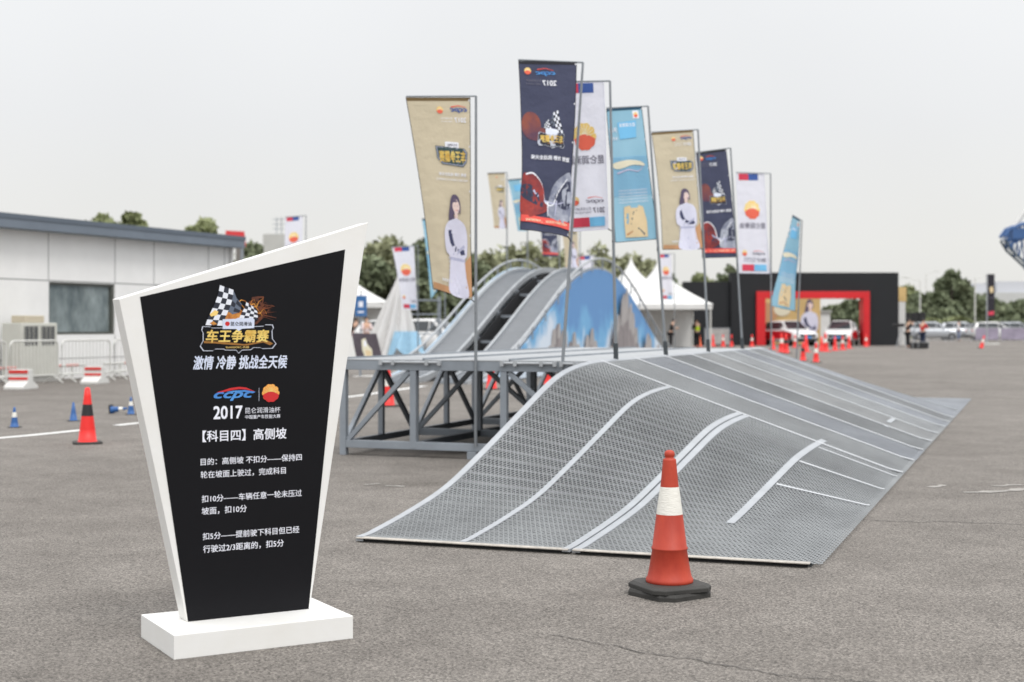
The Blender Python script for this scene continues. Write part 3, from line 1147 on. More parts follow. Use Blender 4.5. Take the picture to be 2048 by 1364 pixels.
def flag_design(kind, pr, small=False):
    """cloth .70 wide, 2.05 tall; x right, y = -distance below the top, as seen from the camera side"""
    W, Hc = .70, 2.05
    if kind == 'gold':
        pr.emblem(.355, -.13, .036, pY, pE, pYW)
        if not small:
            pr.text("ccpc", .47, .66, -.16, pN, .03, True, .3, .05)
            pr.stroke([(.48, -.10), (.56, -.085), (.65, -.10)], .012, pRR, .004)
            pr.text("昆仑润滑油杯", .36, .49, -.225, pW, 0, True)
            pr.text("中国量产车性能大赛", .36, .49, -.255, pW, .0, True)
        pr.text("2017", .515, .65, -.255, pW, .03, True)
        bad = [(.26, -.50), (.62, -.52), (.66, -.56), (.65, -.66), (.60, -.71), (.33, -.69), (.27, -.63)]
        pr.poly(bad, pGreen)
        pr.poly([(.455 + (x - .455) * .95, -.6 + (y + .6) * .92) for x, y in bad], pSuit2)
        pr.poly([(.455 + (x - .455) * .91, -.6 + (y + .6) * .86) for x, y in bad], pGreen)
        pr.poly([(.38, -.455), (.55, -.46), (.55, -.52), (.38, -.515)], pW)
        pr.text("车王争霸赛", .30, .63, -.665, GOLD, .04, True, h=.115)
        if not small:
            pr.text("昆仑润滑油", .41, .53, -.50, pT, .02, True)
            pr.text("激情 冷静 挑战全天候", .27, .64, -.81, pW, .02, True)
            pr.text("中国石油昆仑润滑油杯车王争霸赛启动", .23, .66, -.86, pW, .0, True)
            for k in range(9):
                pr.text("昆仑润滑油中石油杯赛"[k], .315, .34, -1.50 - .045 * k, pW, .01, True)
        pr.poly([(.02, -1.97), (.38, -1.98), (.38, -2.05), (.02, -2.04)], pBrown)
        pr.poly([(.58, -1.7), (.695, -1.6), (.695, -2.02), (.6, -2.03)], pBrown)
        woman(pr, .46, -1.0, 1.04)
        if not small:
            pr.text("昆仑润滑油", .18, .36, -1.93, pW, .02, True)
    elif kind == 'navy':
        pr.ell(.13, -.78, .13, .17, pGlow)
        pr.ell(.22, -.88, .18, .08, pGlow)
        pr.emblem(.105, -.12, .042, pY, pE, pYW)
        pr.text("2017", .285, .455, -.29, pW, .03, True)
        if not small:
            pr.text("ccpc", .20, .44, -.175, CBLUE, .03, True, .3, .05)
            pr.stroke([(.22, -.10), (.32, -.085), (.42, -.11)], .012, pRR, .004)
            pr.text("昆仑润滑油杯", .08, .27, -.25, pT, 0, True)
            pr.text("中国量产车性能大赛", .08, .27, -.285, pT, .0, True)

        def f(x, y): return (.15 + (1420 - x) / 1420 * .49, -.585 - (y - 70) / 1000 * .50)
        badge(pr, f, True, True)
        pr.text("激情 冷静 挑战全天候", .125, .655, -1.185, pW, .03, True)
        pr.spoly([(0.005, -1.42), (.08, -1.36), (.2, -1.38), (.29, -1.5), (.32, -1.66), (.36, -1.78), (.2, -1.86), (.005, -1.88)], pCarR)
        pr.spoly([(.0, -1.52), (.12, -1.5), (.26, -1.62), (.3, -1.75), (.1, -1.7), (.0, -1.64)], FN)
        pr.spoly([(.36, -1.74), (.42, -1.5), (.56, -1.36), (.695, -1.34), (.695, -1.86), (.4, -1.87)], pCarG)
        pr.spoly([(.45, -1.62), (.6, -1.44), (.695, -1.42), (.695, -1.7), (.55, -1.74)], FN)
        pr.sstroke([(.05, -1.38), (.16, -1.36), (.27, -1.48), (.32, -1.68), (.42, -1.72), (.5, -1.56), (.64, -1.38)], .02, pW, .012)
        pr.sstroke([(.16, -1.56), (.28, -1.66), (.46, -1.7), (.60, -1.66)], .03, pSuit2, .008)
        pr.stroke([(.36, -1.68), (.36, -1.86)], .018, pW, .006)
        pr.stroke([(.48, -1.66), (.46, -1.84)], .02, pSuit2, .008)
        pr.poly([(.0, -1.865), (.70, -1.885), (.70, -1.97), (.0, -1.945)], pRR)
        if not small:
            pr.text("中国石油昆仑润滑油杯 全天候性能体验", .06, .66, -1.935, pYW, .01, True, h=.03)
    elif kind == 'white':
        pr.rect(.06, -.145, .30, -.01, pR)
        pr.rect(.30, -.145, .54, -.01, pN)
        pr.emblem(.35, -.75, .19, pY, pE, pYW)
        pr.text("昆仑润滑油", .04, .66, -1.13, pT, .015, True)
        pr.emblem(.14, -1.635, .06, pY, pE, pYW)
        if not small:
            pr.text("ccpc", .32, .62, -1.68, pT, .02, True, .3, .05)
            pr.stroke([(.36, -1.6), (.47, -1.585), (.6, -1.61)], .012, pRR, .004)
            pr.text("昆仑润滑油杯", .12, .40, -1.77, pT, 0, True)
            pr.text("中国量产车性能大赛", .12, .40, -1.815, pT, 0, True)
        pr.text("2017", .43, .63, -1.81, pT, .03, True)
        pr.rect(.08, -2.0, .36, -1.87, pR)
        pr.rect(.36, -2.0, .63, -1.87, pL)
    elif kind == 'blue':
        pr.rect(.02, -.75, .68, -1.35, FBM)
        pr.rect(.50, -.17, .62, -.05, pW)
        pr.emblem(.56, -.115, .042, pY, pE, pYW)
        pr.poly([(.18, -.22), (.55, -.20), (.52, -.46), (.2, -.48)], pL)
        if not small:
            pr.text("昆仑润滑油", .22, .52, -.29, pW, .02, True)
            pr.text("天威", .02, .16, -.36, pW, .03, True)
            pr.text("全天候", .02, .16, -.48, pW, .03, True)
            for k in range(5):
                pr.text("车用发动机油持久保护全合成动力", .1, .62, -1.28 - k * .045, pW, 0, True, h=.026)
        pr.spoly([(.05, -.84), (.3, -.80), (.55, -.83), (.62, -.9), (.4, -.88), (.15, -.93), (.05, -.91)], pSand)
        pr.sstroke([(.1, -1.0), (.3, -.95), (.5, -.98), (.6, -.9)], .03, pSuit2, .01)
        jug = [(.18, -1.52), (.28, -1.5), (.30, -1.54), (.42, -1.54), (.44, -1.50), (.52, -1.53), (.56, -1.75), (.55, -2.0), (.18, -1.99), (.17, -1.75)]
        pr.poly(jug, pTan)
        pr.poly([(.20, -1.62), (.25, -1.62), (.245, -1.78), (.205, -1.78)], FBM)
        pr.stroke([(.28, -1.78), (.4, -1.86), (.5, -1.96)], .02, pTanD, .03)
        pr.stroke([(.30, -1.72), (.34, -1.6), (.4, -1.58)], .02, pTanD, .01)
        pr.stroke([(.2, -1.95), (.3, -1.9), (.5, -1.97)], .03, pBrown, .02)


FBM = mat("flag_sky_blue", C(150, 202, 230), .9, trans=.3)
CLOTH = {'gold': FG, 'navy': FN, 'white': FW, 'blue': FB}
HEM = {'gold': FGH, 'navy': FHEM, 'white': FW, 'blue': FBH}


def flag(kind, label, base, top, TL, TR, BR, BL, seed=0, small=False, pr_r=.017, amp=.034, group="flags on poles", socket=False):
    """base/top: pole ends; TL..BL: cloth corners, all world points"""
    o = thing("banner_flag", label, "flag", base, 0, group)
    b = Vector(base)
    rnd = random.Random(seed)
    top = Vector(top) - b
    TL, TR, BR, BL = [Vector(q) - b for q in (TL, TR, BR, BL)]
    armd = (TL - top)
    MB().tube([(0, 0, 0), top * .5, top], [pr_r, pr_r * .9, pr_r * .7], 8).build("pole", POLE, o)
    MB().tube([top, TL + Vector((0, 0, .012))], pr_r * .6, 6).build("cross_arm", POLE, o)
    nrm = (TR - TL).cross(BL - TL).normalized()
    ph = [rnd.uniform(0, 6) for _ in range(4)]
    hem = .02

    def fm(x, y, off):
        u, v = x / .70, -y / 2.05
        e1 = TL + (TR - TL) * u
        e2 = BL + (BR - BL) * u
        p = e1 + (e2 - e1) * v
        bow = math.sin(v * math.pi)
        p += (TR - TL) * (.035 * bow * (1 - u))
        p += nrm * (amp * v ** .6 * math.sin(u * 5.2 + v * 3 + ph[0]) + amp * .5 * math.sin(v * 9 + u * 3 + ph[1]) * v + amp * .5 * math.sin(u * 11 + ph[2] - v * 4) * v)
        return p + nrm * off
    nu, nv = 14, 40
    vs = [fm(.70 * i / nu, -2.05 * j / nv, 0) for j in range(nv + 1) for i in range(nu + 1)]
    fs = [(j * (nu + 1) + i, j * (nu + 1) + i + 1, (j + 1) * (nu + 1) + i + 1, (j + 1) * (nu + 1) + i) for j in range(nv) for i in range(nu)]
    cl = MB().add(vs, fs, None, True).build("cloth", CLOTH[kind], o)
    pr = Print(.09)
    if kind != 'white':
        pr.rect(0, -.035, .70, 0.0, HEM[kind])
    for q in ([] if small else (.03, .5, .95, 1.4, 1.85, 2.02)):
        pr.ell(.688, -q, .008, .011, pW, 8)
    flag_design(kind, pr, small)
    pr.build("printed_design", fm, cl, base=.002, step=.00012, both=True)
    if not small:
        hb = MB()
        e = [fm(0.0, -2.05 * j / nv, 0) for j in range(nv + 1)]
        hb.tube(e, .0035, 5)
        e = [fm(.70, -2.05 * j / nv, 0) for j in range(nv + 1)]
        hb.tube(e, .0035, 5)
        e = [fm(.70 * j / nu, -2.05, 0) for j in range(nu + 1)]
        hb.tube(e, .004, 5)
        hb.build("hem", FHEM if kind != 'white' else FW, cl)
        br_ = fm(.70, -2.05, 0)
        k = br_.z / max(.1, top.z)
        pp = top * k
        MB().tube([br_, pp + Vector((0, 0, -.03)), pp + Vector((-.005, -.01, -.14))], .006, 5).build("tie", FHEM, o)
    if socket:
        d = top.normalized()
        MB().tube([-d * .0, d * .17], pr_r * 1.5, 10).build("socket", POLED, o)
    return o


# near row: bases on or beside the platform
b1 = ramp_pt(5.19, -1.36, .10)
Y1 = b1.y
b1 = P(951.5, 893, Y1)
flag('gold', "gold banner flag of a woman in white, nearest and leftmost of the tall row", b1, P(952, 192, Y1),
     P(812, 195, Y1 - .12), P(940, 195, Y1), P(944, 600, Y1 + .03), P(866, 577, Y1 + .1), 1)
b2 = P(1124, 745, 14.15)
flag('navy', "tallest dark navy banner flag with red car print, on a leaning pole", b2, P(1166, 125, 14.3),
     P(1037, 122, 14.0), P(1153, 124, 14.15), P(1139, 474, 14.0), P(1043, 458, 13.85), 2)
prs = [(1232, 714, 1220, 162, 'white'), (1332, 706, 1296, 212, 'blue'), (1417, 700, 1396, 259, 'gold'), (1485, 696, 1461, 296, 'navy')]
corn = {
    'white': ((1118, 166), (1207, 164), (1216, 458), (1142, 463)),
    'blue': ((1213, 218), (1283, 214), (1316, 478), (1229, 485)),
    'gold': ((1303, 266), (1386, 260), (1404, 498), (1326, 499)),
    'navy': ((1392, 306), (1452, 298), (1474, 514), (1406, 516))}
labs = {'white': "white banner flag partly behind the tall navy flag, sunrise emblem in the middle",
        'blue': "light blue banner flag with tan oil jug print, between the white and the gold flag",
        'gold': "gold banner flag with a woman in white, right of the blue flag with the jug",
        'navy': "smaller navy banner flag right of the gold one, over the far end of the ramp"}
for i, (bx, by, tx, ty, k) in enumerate(prs):
    kk = (bx - 1024) / F
    s = (RO.y * kk - RO.x + RN.x * -.06 * 0) / (RT.x - RT.y * kk)
    Yb = (RO + RT * s).y
    base = P(bx, by, Yb); base.z = 1.013
    c = corn[k]
    dl = [.2, -.1, -.1, -.15][i]
    flag(k, labs[k], base, P(tx, ty, Yb), P(*c[0], Yb + dl), P(*c[1], Yb - .02), P(*c[2], Yb + .02), P(*c[3], Yb + dl + .1), 3 + i, socket=True, amp=.025)
Y7 = 26.2
b7 = P(1543, 0, Y7); b7.z = 0
flag('white', "white banner flag at the far end of the row, in front of the black building", b7, P(1541, 347, Y7),
     P(1472, 346, Y7 - .1), P(1528, 347, Y7), P(1540, 547, Y7 + .05), P(1476, 546, Y7), 8, amp=.025)
Y8 = 28.5
b8 = P(1590, 0, Y8); b8.z = 0
flag('blue', "slim blue banner flag twisted edge-on before the red portal", b8, P(1604, 441, Y8),
     P(1585, 431, Y8 + .5), P(1600, 440, Y8 + .05), P(1590, 622, Y8 + .05), P(1543, 612, Y8 + .3), 9, amp=.03)


# far flags
def far_flag(kind, label, Y, pole_px, top, TL, TR, BR, BL, base_z=0.0, seed=0, bottom_px=None):
    b = P(bottom_px or pole_px, 0, Y); b.z = base_z
    return flag(kind, label, b, P(pole_px, top, Y), P(*TL, Y - .1), P(*TR, Y), P(*BR, Y + .05), P(*BL, Y), seed, True, .022, .03, "flags on poles")


far_flag('gold', "small distant gold flag in the sky left of the tall navy flag", 42.0, 1014, 345, (975, 347), (1010, 346), (1013, 457), (988, 456), 2.8, 21)
far_flag('blue', "small distant blue flag half hidden behind the tall navy flag", 43.5, 1055, 356, (1016, 360), (1050, 357), (1056, 462), (1036, 462), 2.9, 22)
far_flag('navy', "small distant navy flag low beneath the tall navy flag", 48.0, 1119, 408, (1076, 412), (1112, 409), (1117, 514), (1086, 513), 1.6, 23)
far_flag('gold', "small distant gold flag low over the right bridge track", 50.0, 1160, 430, (1120, 434), (1154, 431), (1157, 538), (1131, 537), 1.0, 24)
far_flag('white', "tip of a small white flag just above the blue arch panel", 52.0, 1192, 510, (1155, 513), (1187, 511), (1190, 610), (1164, 609), 0, 25)
far_flag('blue', "sliver of a blue flag showing left of the nearest gold flag", 44.0, 890, 436, (844, 438), (884, 437), (888, 560), (862, 598), 0, 26)
far_flag('white', "small white flag with emblem in front of the draped grey tarpaulin", 45.0, 836, 491, (784, 495), (828, 492), (835, 620), (805, 619), 0, 27)
far_flag('white', "white flag tip poking up behind the sloping top of the board", 46.0, 612, 431, (570, 435), (606, 432), (604, 545), (566, 548), 0, 28)
far_flag('white', "small white flag with emblem in front of the peaked white tents", 62.0, 1349, 507, (1317, 509), (1343, 508), (1346, 600), (1323, 599), 0, 29)

# ------------------------------------------------------------------ twin-track arch bridge
BL0 = Vector((2.62, 42.6, 0))                 # right outer edge at the crest
BLEN, BHT, BW = 10.4, 3.02, 2.36
bridge = thing("arch_bridge", "humped twin-track steel bridge with blue printed side panel showing rock pillars", "bridge", BL0, RROT)


def bz(d):
    return .03 + BHT * (1 + math.cos(math.pi * max(-1, min(1, d / BLEN)))) / 2


TRK = mat("track_mesh", C(122, 125, 129), .5, .2, .16, 2.0, stretch=(1, 14, 1))
PANB = mat("panel_sky_print", C(70, 136, 204), .55)
_t = PANB.node_tree


def panel_sky():
    """printed sky: blue above, soft white cloud wisps towards the foot of the print"""
    t = PANB.node_tree
    b = t.nodes["Principled BSDF"]
    tc = t.nodes.new("ShaderNodeTexCoord")
    mp = t.nodes.new("ShaderNodeMapping")
    mp.inputs["Scale"].default_value = (1, .62, .42)
    t.links.new(tc.outputs["Object"], mp.inputs[0])
    n = t.nodes.new("ShaderNodeTexNoise")
    n.inputs["Scale"].default_value = 1.15
    n.inputs["Detail"].default_value = 6
    n.inputs["Roughness"].default_value = .55
    t.links.new(mp.outputs[0], n.inputs["Vector"])
    sx = t.nodes.new("ShaderNodeSeparateXYZ")
    t.links.new(tc.outputs["Object"], sx.inputs[0])
    ma = t.nodes.new("ShaderNodeMath"); ma.operation = 'MULTIPLY_ADD'
    ma.inputs[1].default_value = -.155
    t.links.new(sx.outputs["Z"], ma.inputs[0])
    t.links.new(n.outputs["Fac"], ma.inputs[2])
    r = t.nodes.new("ShaderNodeValToRGB")
    r.color_ramp.elements[0].position = .22
    r.color_ramp.elements[0].color = (*C(92, 142, 196), 1)
    r.color_ramp.elements[1].position = .46
    r.color_ramp.elements[1].color = (*C(208, 220, 234), 1)
    q = r.color_ramp.elements.new(.34); q.color = (*C(112, 172, 216), 1)
    t.links.new(ma.outputs[0], r.inputs[0])
    t.links.new(r.outputs[0], b.inputs["Base Color"])


panel_sky()
PCLOUD = mat("panel_cloud_print", C(150, 196, 230), .55, 0, 0, 1.0, col2=C(214, 226, 238), stretch=(1, 1, .6))
PROCK = mat("panel_rock_print", C(140, 136, 138), .6, 0, 0, 3.0, col2=C(186, 181, 179), stretch=(1, 3, .35))
PROCKD = mat("panel_dark_rock_print", C(112, 106, 110), .6, 0, 0, 3.0, col2=C(160, 152, 152), stretch=(1, 3, .4))


def track(w0, w1):
    n = 90
    rings = []
    for i in range(n + 1):
        d = -BLEN + 2 * BLEN * i / n
        z = bz(d)
        rings.append([(w0, d, z), (w1, d, z), (w1, d, z - .05), (w0, d, z - .05)])
    MB().loft(rings).build("track", TRK, bridge)
    cr = MB()
    k = -BLEN + .1
    while k < BLEN:
        cr.bar((w0, k, bz(k) + .006), (w1, k, bz(k) + .006), .02, .012)
        k += .16
    cr.build("track_cleats", STEEL, bridge)
    for w in (w0, w1):
        rr_ = []
        for i in range(n + 1):
            d = -BLEN + 2 * BLEN * i / n
            z = bz(d)
            rr_.append([(w - .03, d, z + .06), (w + .03, d, z + .06), (w + .03, d, z - .1), (w - .03, d, z - .1)])
        MB().loft(rr_).build("track_edge", GALV, bridge)


track(-BW, -BW + .80)
track(-.85, -.05)


def arch_panel(w, th, nm):
    pts = [(w, d, bz(d) - .02) for d in np.linspace(-BLEN + .6, BLEN - .6, 70)]
    pts = [(w, -BLEN + .6, .02)] + pts + [(w, BLEN - .6, .02)]
    return MB().prism(pts, (th, 0, 0)).build(nm, PANB, bridge)


pan = arch_panel(.0, .03, "side_panel")
_p = arch_panel(-BW - .10, .03, "side_panel")
_p.location = (0, 0, .10)
_p.data.materials[0] = mat("panel_pale_blue", C(176, 206, 230), .6, 0, 0, .5, col2=C(222, 228, 234))


def pmap(x, y, off):     # x along the bridge, y up
    return (.03 + off, x, y)


pr = Print()
rnd = random.Random(5)


def clip_top(pts):
    return [(x, min(y, bz(x) - .1)) for x, y in pts]


def pillar(x0, x1, h, seed):
    """a crag of several narrow stone columns"""
    r_ = random.Random(seed)
    w = x1 - x0
    n = max(2, int(w / .32))
    for rep_, mm, kk in ((0, PROCKD, .93), (1, PROCK, 1.0), (2, PROCKD, .62)):
        for i in range(n):
            c = x0 + w * (i + .5 + r_.uniform(-.3, .3)) / n
            u = abs((c - x0) / w - .5) * 2
            hh = h * kk * (1 - .62 * u ** 1.6) * r_.uniform(.86, 1.03)
            b_ = r_.uniform(.24, .42)
            pts = [(c - b_, .05), (c + b_, .05)]
            for t in (.35, .6, .85):
                pts.append((c + b_ * (1 - t * .55) + r_.uniform(-.04, .04), hh * t))
            pts += [(c + b_ * .3, hh), (c - b_ * .25, hh * r_.uniform(.95, 1.0))]
            for t in (.85, .6, .35):
                pts.append((c - b_ * (1 - t * .55) + r_.uniform(-.04, .04), hh * t))
            pr.poly(clip_top(pts), mm)


pillar(-4.9, -3.0, 1.65, 1)
pillar(-3.3, -2.1, 1.2, 2)
pillar(-1.7, -.5, 1.45, 3)
pillar(.4, 4.3, 1.3, 8)
pillar(1.0, 3.8, 2.6, 5)
pillar(4.6, 5.5, 1.35, 7)
pillar(5.8, 7.0, .8, 9)
pr.build("rock_print", pmap, pan, base=.003, step=.0015)
# handrails
for w in (-BW - .1, .1):
    ds_ = np.linspace(-8.6, 8.6, 50)
    MB().tube([(w, d, bz(d) + .30) for d in ds_], .032, 8).build("handrail", GALV, bridge)
    for d in np.linspace(-8.4, 8.4, 17):
        MB().tube([(w, d, bz(d) - .05), (w, d, bz(d) + .29)], .02, 6).build("rail_post", STEEL, bridge)
# truss between the tracks
for d in np.linspace(-7.5, 7.5, 11):
    for w in (-BW + .82, -.87):
        MB().bar((w, d, 0), (w, d, bz(d) - .1), .09, .09).build("truss_post", STEEL, bridge)
    MB().bar((-BW + .82, d, bz(d) - .25), (-.87, d, bz(d) - .25), .06, .06).build("truss_tie", STEEL, bridge)
    if bz(d) > 1.2:
        MB().bar((-BW + .82, d + .05, .2), (-.87, d + .05, bz(d) - .3), .05, .05).build("truss_brace", STEEL, bridge)
        MB().bar((-BW + .82, d + .1, bz(d) * .5), (-.87, d + .1, bz(d) * .5), .05, .05).build("truss_tie", STEEL, bridge)
BLKC = mat("black_cloth", C(38, 39, 42), .85, 0, .12, 1.0)
for w_ in (-BW + .86, -.93):
    ks_ = list(np.linspace(-8, 8, 17))
    for n_, (d0, d1) in enumerate(zip(ks_[:-1], ks_[1:])):
        hi0, hi1 = bz(d0) - .2, bz(d1) - .2
        lo0, lo1 = max(.1, hi0 * .45), max(.1, hi1 * .45)
        MB().bar((w_, d0, hi0 if n_ % 2 else lo0), (w_, d1, lo1 if n_ % 2 else hi1), .05, .05).build("truss_brace", STEEL, bridge)
        MB().bar((w_ + .01, d0, lo0), (w_ + .01, d1, lo1), .05, .05).build("truss_chord", STEEL, bridge)
for w_ in (-BW + .9, -.86):
    pts = [(w_, d, bz(d) - .12) for d in np.linspace(-BLEN + 1.6, BLEN - 1.6, 50)]
    MB().prism([(w_, -BLEN + 1.6, .03)] + pts + [(w_, BLEN - 1.6, .03)], (.02, 0, 0)).build("black_curtain", BLKC, bridge)

# ------------------------------------------------------------------ white building on the left
BA = Vector((-12.35, 34.3, 0)); BB = Vector((-8.4, 43.5, 0))
bd = (BB - BA).normalized()
BROTZ = math.atan2(bd.y, bd.x)
bld = thing("white_building", "low white panelled building with grey roof edge and a dark window", "building", BA, BROTZ)
# local: x along the wall, y into the building (left of direction = away from camera)


def U(px):
    k = (px - 1024) / F
    return (BA.y * k - BA.x) / (bd.x - bd.y * k)


def WZ(px, py):
    u = U(px)
    Y = BA.y + bd.y * u
    return H - (py - YH) * Y / F


UE = U(466)
WPAN = mat("white_wall_panel", (0.82, 0.82, 0.815), .55, 0, .05, .8, .03, 6)
GJOINT = mat("panel_joint", C(120, 122, 122), .7)
FASC = mat("grey_fascia", C(112, 122, 134), .5, .1, .08, 1.2)
wx0, wx1 = U(98), U(230)
wz0, wz1 = WZ(160, 669), WZ(160, 566)
w2x0 = U(310)
w2x1 = U(420)
wall = MB()
ZT = 3.75
for x0, x1, z0, z1 in [(-14, wx0, 0, ZT), (wx0, wx1, 0, wz0), (wx0, wx1, wz1, ZT), (wx1, w2x0, 0, ZT), (w2x0, w2x1, 0, wz0), (w2x0, w2x1, wz1, ZT), (w2x1, UE, 0, ZT)]:
    wall.box(x0, x1, 0, .2, z0, z1)
wall.build("wall", WPAN, bld)
MB().box(UE - .2, UE, .2, 9, 0, ZT).build("wall", WPAN, bld)
MB().box(-14, UE - .2, 8.8, 9, 0, ZT).build("wall", WPAN, bld)
jn = MB()
for px in (97, 230, 308, 417, 449):
    u = U(px)
    jn.box(u - .012, u + .012, -.003, .0, wz1 + .02 if px in (97, 230, 308, 417) else .05, ZT)
    if px in (97, 230, 308, 417): jn.box(u - .012, u + .012, -.003, 0, .05, wz0 - .02)
for zz_ in (wz1 + .03,):
    jn.box(-14, UE, -.004, -.0005, zz_ - .012, zz_ + .012)
jn.box(-14, UE, -.004, -.0005, wz0 - .62, wz0 - .60)
jn.build("wall_joints", GJOINT, bld)
MB().box(-14.4, UE + .02, -.42, 9.4, 3.70, 4.02).build("roof", FASC, bld, bevel=.01)
MB().box(-14.4, UE + .04, -.44, -.415, 3.93, 4.05).build("roof_trim", mat("roof_trim", C(92, 102, 114), .5, .1, .05, 2), bld)
GLASS = mat("glass_painted_reflections", C(58, 68, 70), .1, 0, 0, 1.0, col2=C(150, 160, 160), spec=.6, stretch=(1, 1, .6))  # paler blotches put mixed reflections into the pane colour
FRM = mat("window_frame", C(74, 76, 70), .5)
for x0, x1 in ((wx0, wx1), (w2x0, w2x1)):
    o = MB().box(x0, x1, .1, .11, wz0, wz1).build("window", GLASS, bld)
    fr = MB()
    fr.box(x0, x1, .04, .098, wz0, wz0 + .07); fr.box(x0, x1, .04, .098, wz1 - .07, wz1)
    fr.box(x0, x0 + .06, .04, .098, wz0 + .07, wz1 - .07); fr.box(x1 - .12, x1, .04, .098, wz0 + .07, wz1 - .07)
    fr.build("frame", FRM, o)
MB().tube([(UE - .15, -.06, .1), (UE - .15, -.06, 3.7)], .05, 8).build("downpipe", WPAN, bld)
# curb strip by the wall
CONC = mat("concrete", (.36, .355, .34), .85, 0, .12, 2.0, .1, 20)


def wall_pt(px, off, z=0.0):
    nrm = Vector((bd.y, -bd.x, 0))
    o = BA + nrm * off
    k = (px - 1024) / F
    u = (o.y * k - o.x) / (bd.x - bd.y * k)
    q = o + bd * u
    q.z = z
    return q


# air conditioner
ac = thing("air_conditioner", "grey outdoor air conditioner with two dark grilles by the white wall", "air conditioner", wall_pt(60, .6), BROTZ)
ACM = mat("ac_casing", C(196, 196, 188), .6, 0, .06, 2)
MB().box(-.62, .62, -.3, .3, .12, 1.42).build("casing", ACM, ac, bevel=.02)
MB().box(-.6, .6, -.28, .28, 0, .118).build("plinth", CONC, ac)
MB().box(-.4, .26, -.22, .22, 1.422, 1.6).build("fan_cowl", mat("ac_cowl", C(190, 180, 160), .6), ac, bevel=.02)
for x in (-.29, .29):
    gr = MB().box(x - .24, x + .24, -.306, -.3005, .88, 1.34).build("grille", mat("ac_grille", C(74, 76, 78), .6), ac)
    lv = MB()
    for k in range(7):
        lv.box(x - .24, x + .24, -.316, -.307, .90 + k * .065, .905 + k * .065)
    for k in range(4):
        lv.box(x - .235 + k * .15, x - .225 + k * .15, -.32, -.3165, .88, 1.34)
    lv.build("slats", ACM, gr)


# crowd barriers
WTUBE = mat("white_tube", C(212, 212, 208), .5, .1, .05, 3)


def crowd_barrier(a, b, label, h=1.0, group="white crowd barriers", nb=14, m=None, sheet=None):
    a = Vector(a); b = Vector(b)
    L = (b - a).length
    m = m or WTUBE
    o = thing("crowd_barrier", label, "barrier", a, math.atan2(b.y - a.y, b.x - a.x), group)
    MB().tube([(.03, 0, .12), (.03, 0, h - .12), (.07, 0, h - .03), (.15, 0, h), (L - .15, 0, h), (L - .07, 0, h - .03), (L - .03, 0, h - .12), (L - .03, 0, .12)], .022, 8).build("frame", m, o)
    MB().tube([(.03, 0, .18), (L - .03, 0, .18)], .018, 6).build("lower_rail", m, o)
    bars = MB()
    for k in range(1, nb):
        x = .03 + (L - .06) * k / nb
        bars.tube([(x, 0, .18), (x, 0, h - .01)], .01, 5, caps=False)
    bars.build("bars", m, o)
    for x in (.2, L - .2):
        MB().tube([(x, -.3, .0), (x, -.02, .16), (x, .3, .0)], .016, 6).build("foot", m, o)
    if sheet:
        MB().box(.06, L - .06, -.03, -.026, .2, h - .04).build("sheet", sheet, o)
    return o


bx = [-95, 16, 120, 224, 330]
bl_ = ["white crowd barrier cut by the left picture edge before the building", "white crowd barrier in front of the air conditioner", "white crowd barrier below the dark window", "white crowd barrier half hidden behind the left side of the board"]
for i in range(4):
    crowd_barrier(wall_pt(bx[i] + 2, 1.5), wall_pt(bx[i + 1] - 2, 1.5), bl_[i], 1.0)

# striped concrete blocks with pipe rails
PWHITE = mat("white_block_paint", (.66, .66, .64), .6, 0, .06, 4)
PRED = mat("red_block_paint", C(206, 44, 38), .6, 0, .08, 4)


def stripe_block(px, py, label, k=1.0):
    loc = G(px, py)
    o = thing("concrete_block", label, "barrier block", loc, R(-6), "striped concrete blocks")
    w, h = .44 * k, .42 * k
    prof = [(-.36, 0), (-.36, .06), (-.24, .12), (-.13, .16), (-.10, h), (.10, h), (.13, .16), (.24, .12), (.36, .06), (.36, 0)]
    MB().prism([(-w / 2, y, z) for y, z in prof], (w, 0, 0)).build("block_body", PWHITE, o, bevel=.008)
    for z0, z1 in ((.20, .255), (.34, .405)):
        MB().box(-w / 2 + .01, w / 2 - .01, -.135, -.122, z0 * k, z1 * k).build("red_stripe", PRED, o)
    return o


stripe_block(42, 778, "red and white striped concrete block at the foot of the barriers, far left")
stripe_block(190, 767, "red and white striped concrete block under the dark window", .95)
for i, (p0, p1, lb) in enumerate(((-40, 30, "low white pipe rail running off the left picture edge"), (64, 170, "low white pipe rail between the two striped blocks"), (208, 330, "low white pipe rail right of the second striped block"))):
    a = G(p0, 768 - p0 * .06); b = G(p1, 768 - p1 * .06)
    o = thing("pipe_rail", lb, "rail", a, math.atan2(b.y - a.y, b.x - a.x), "low pipe rails")
    L = (b - a).length
    for z in (.16, .36):
        MB().tube([(0, 0, z), (L, 0, z)], .035, 8).build("pipe", WTUBE, o)
    for k in range(1, 4):
        x = L * k / 4
        MB().tube([(x, 0, 0), (x, 0, .38)], .03, 6).build("support", WTUBE, o)
    for x in (L * .3, L * .62):
        MB().tube([(x, 0, .36), (x + .5, 0, .36)], .037, 8).build("red_band", mat("faded_red_band", C(206, 150, 144), .6), o)

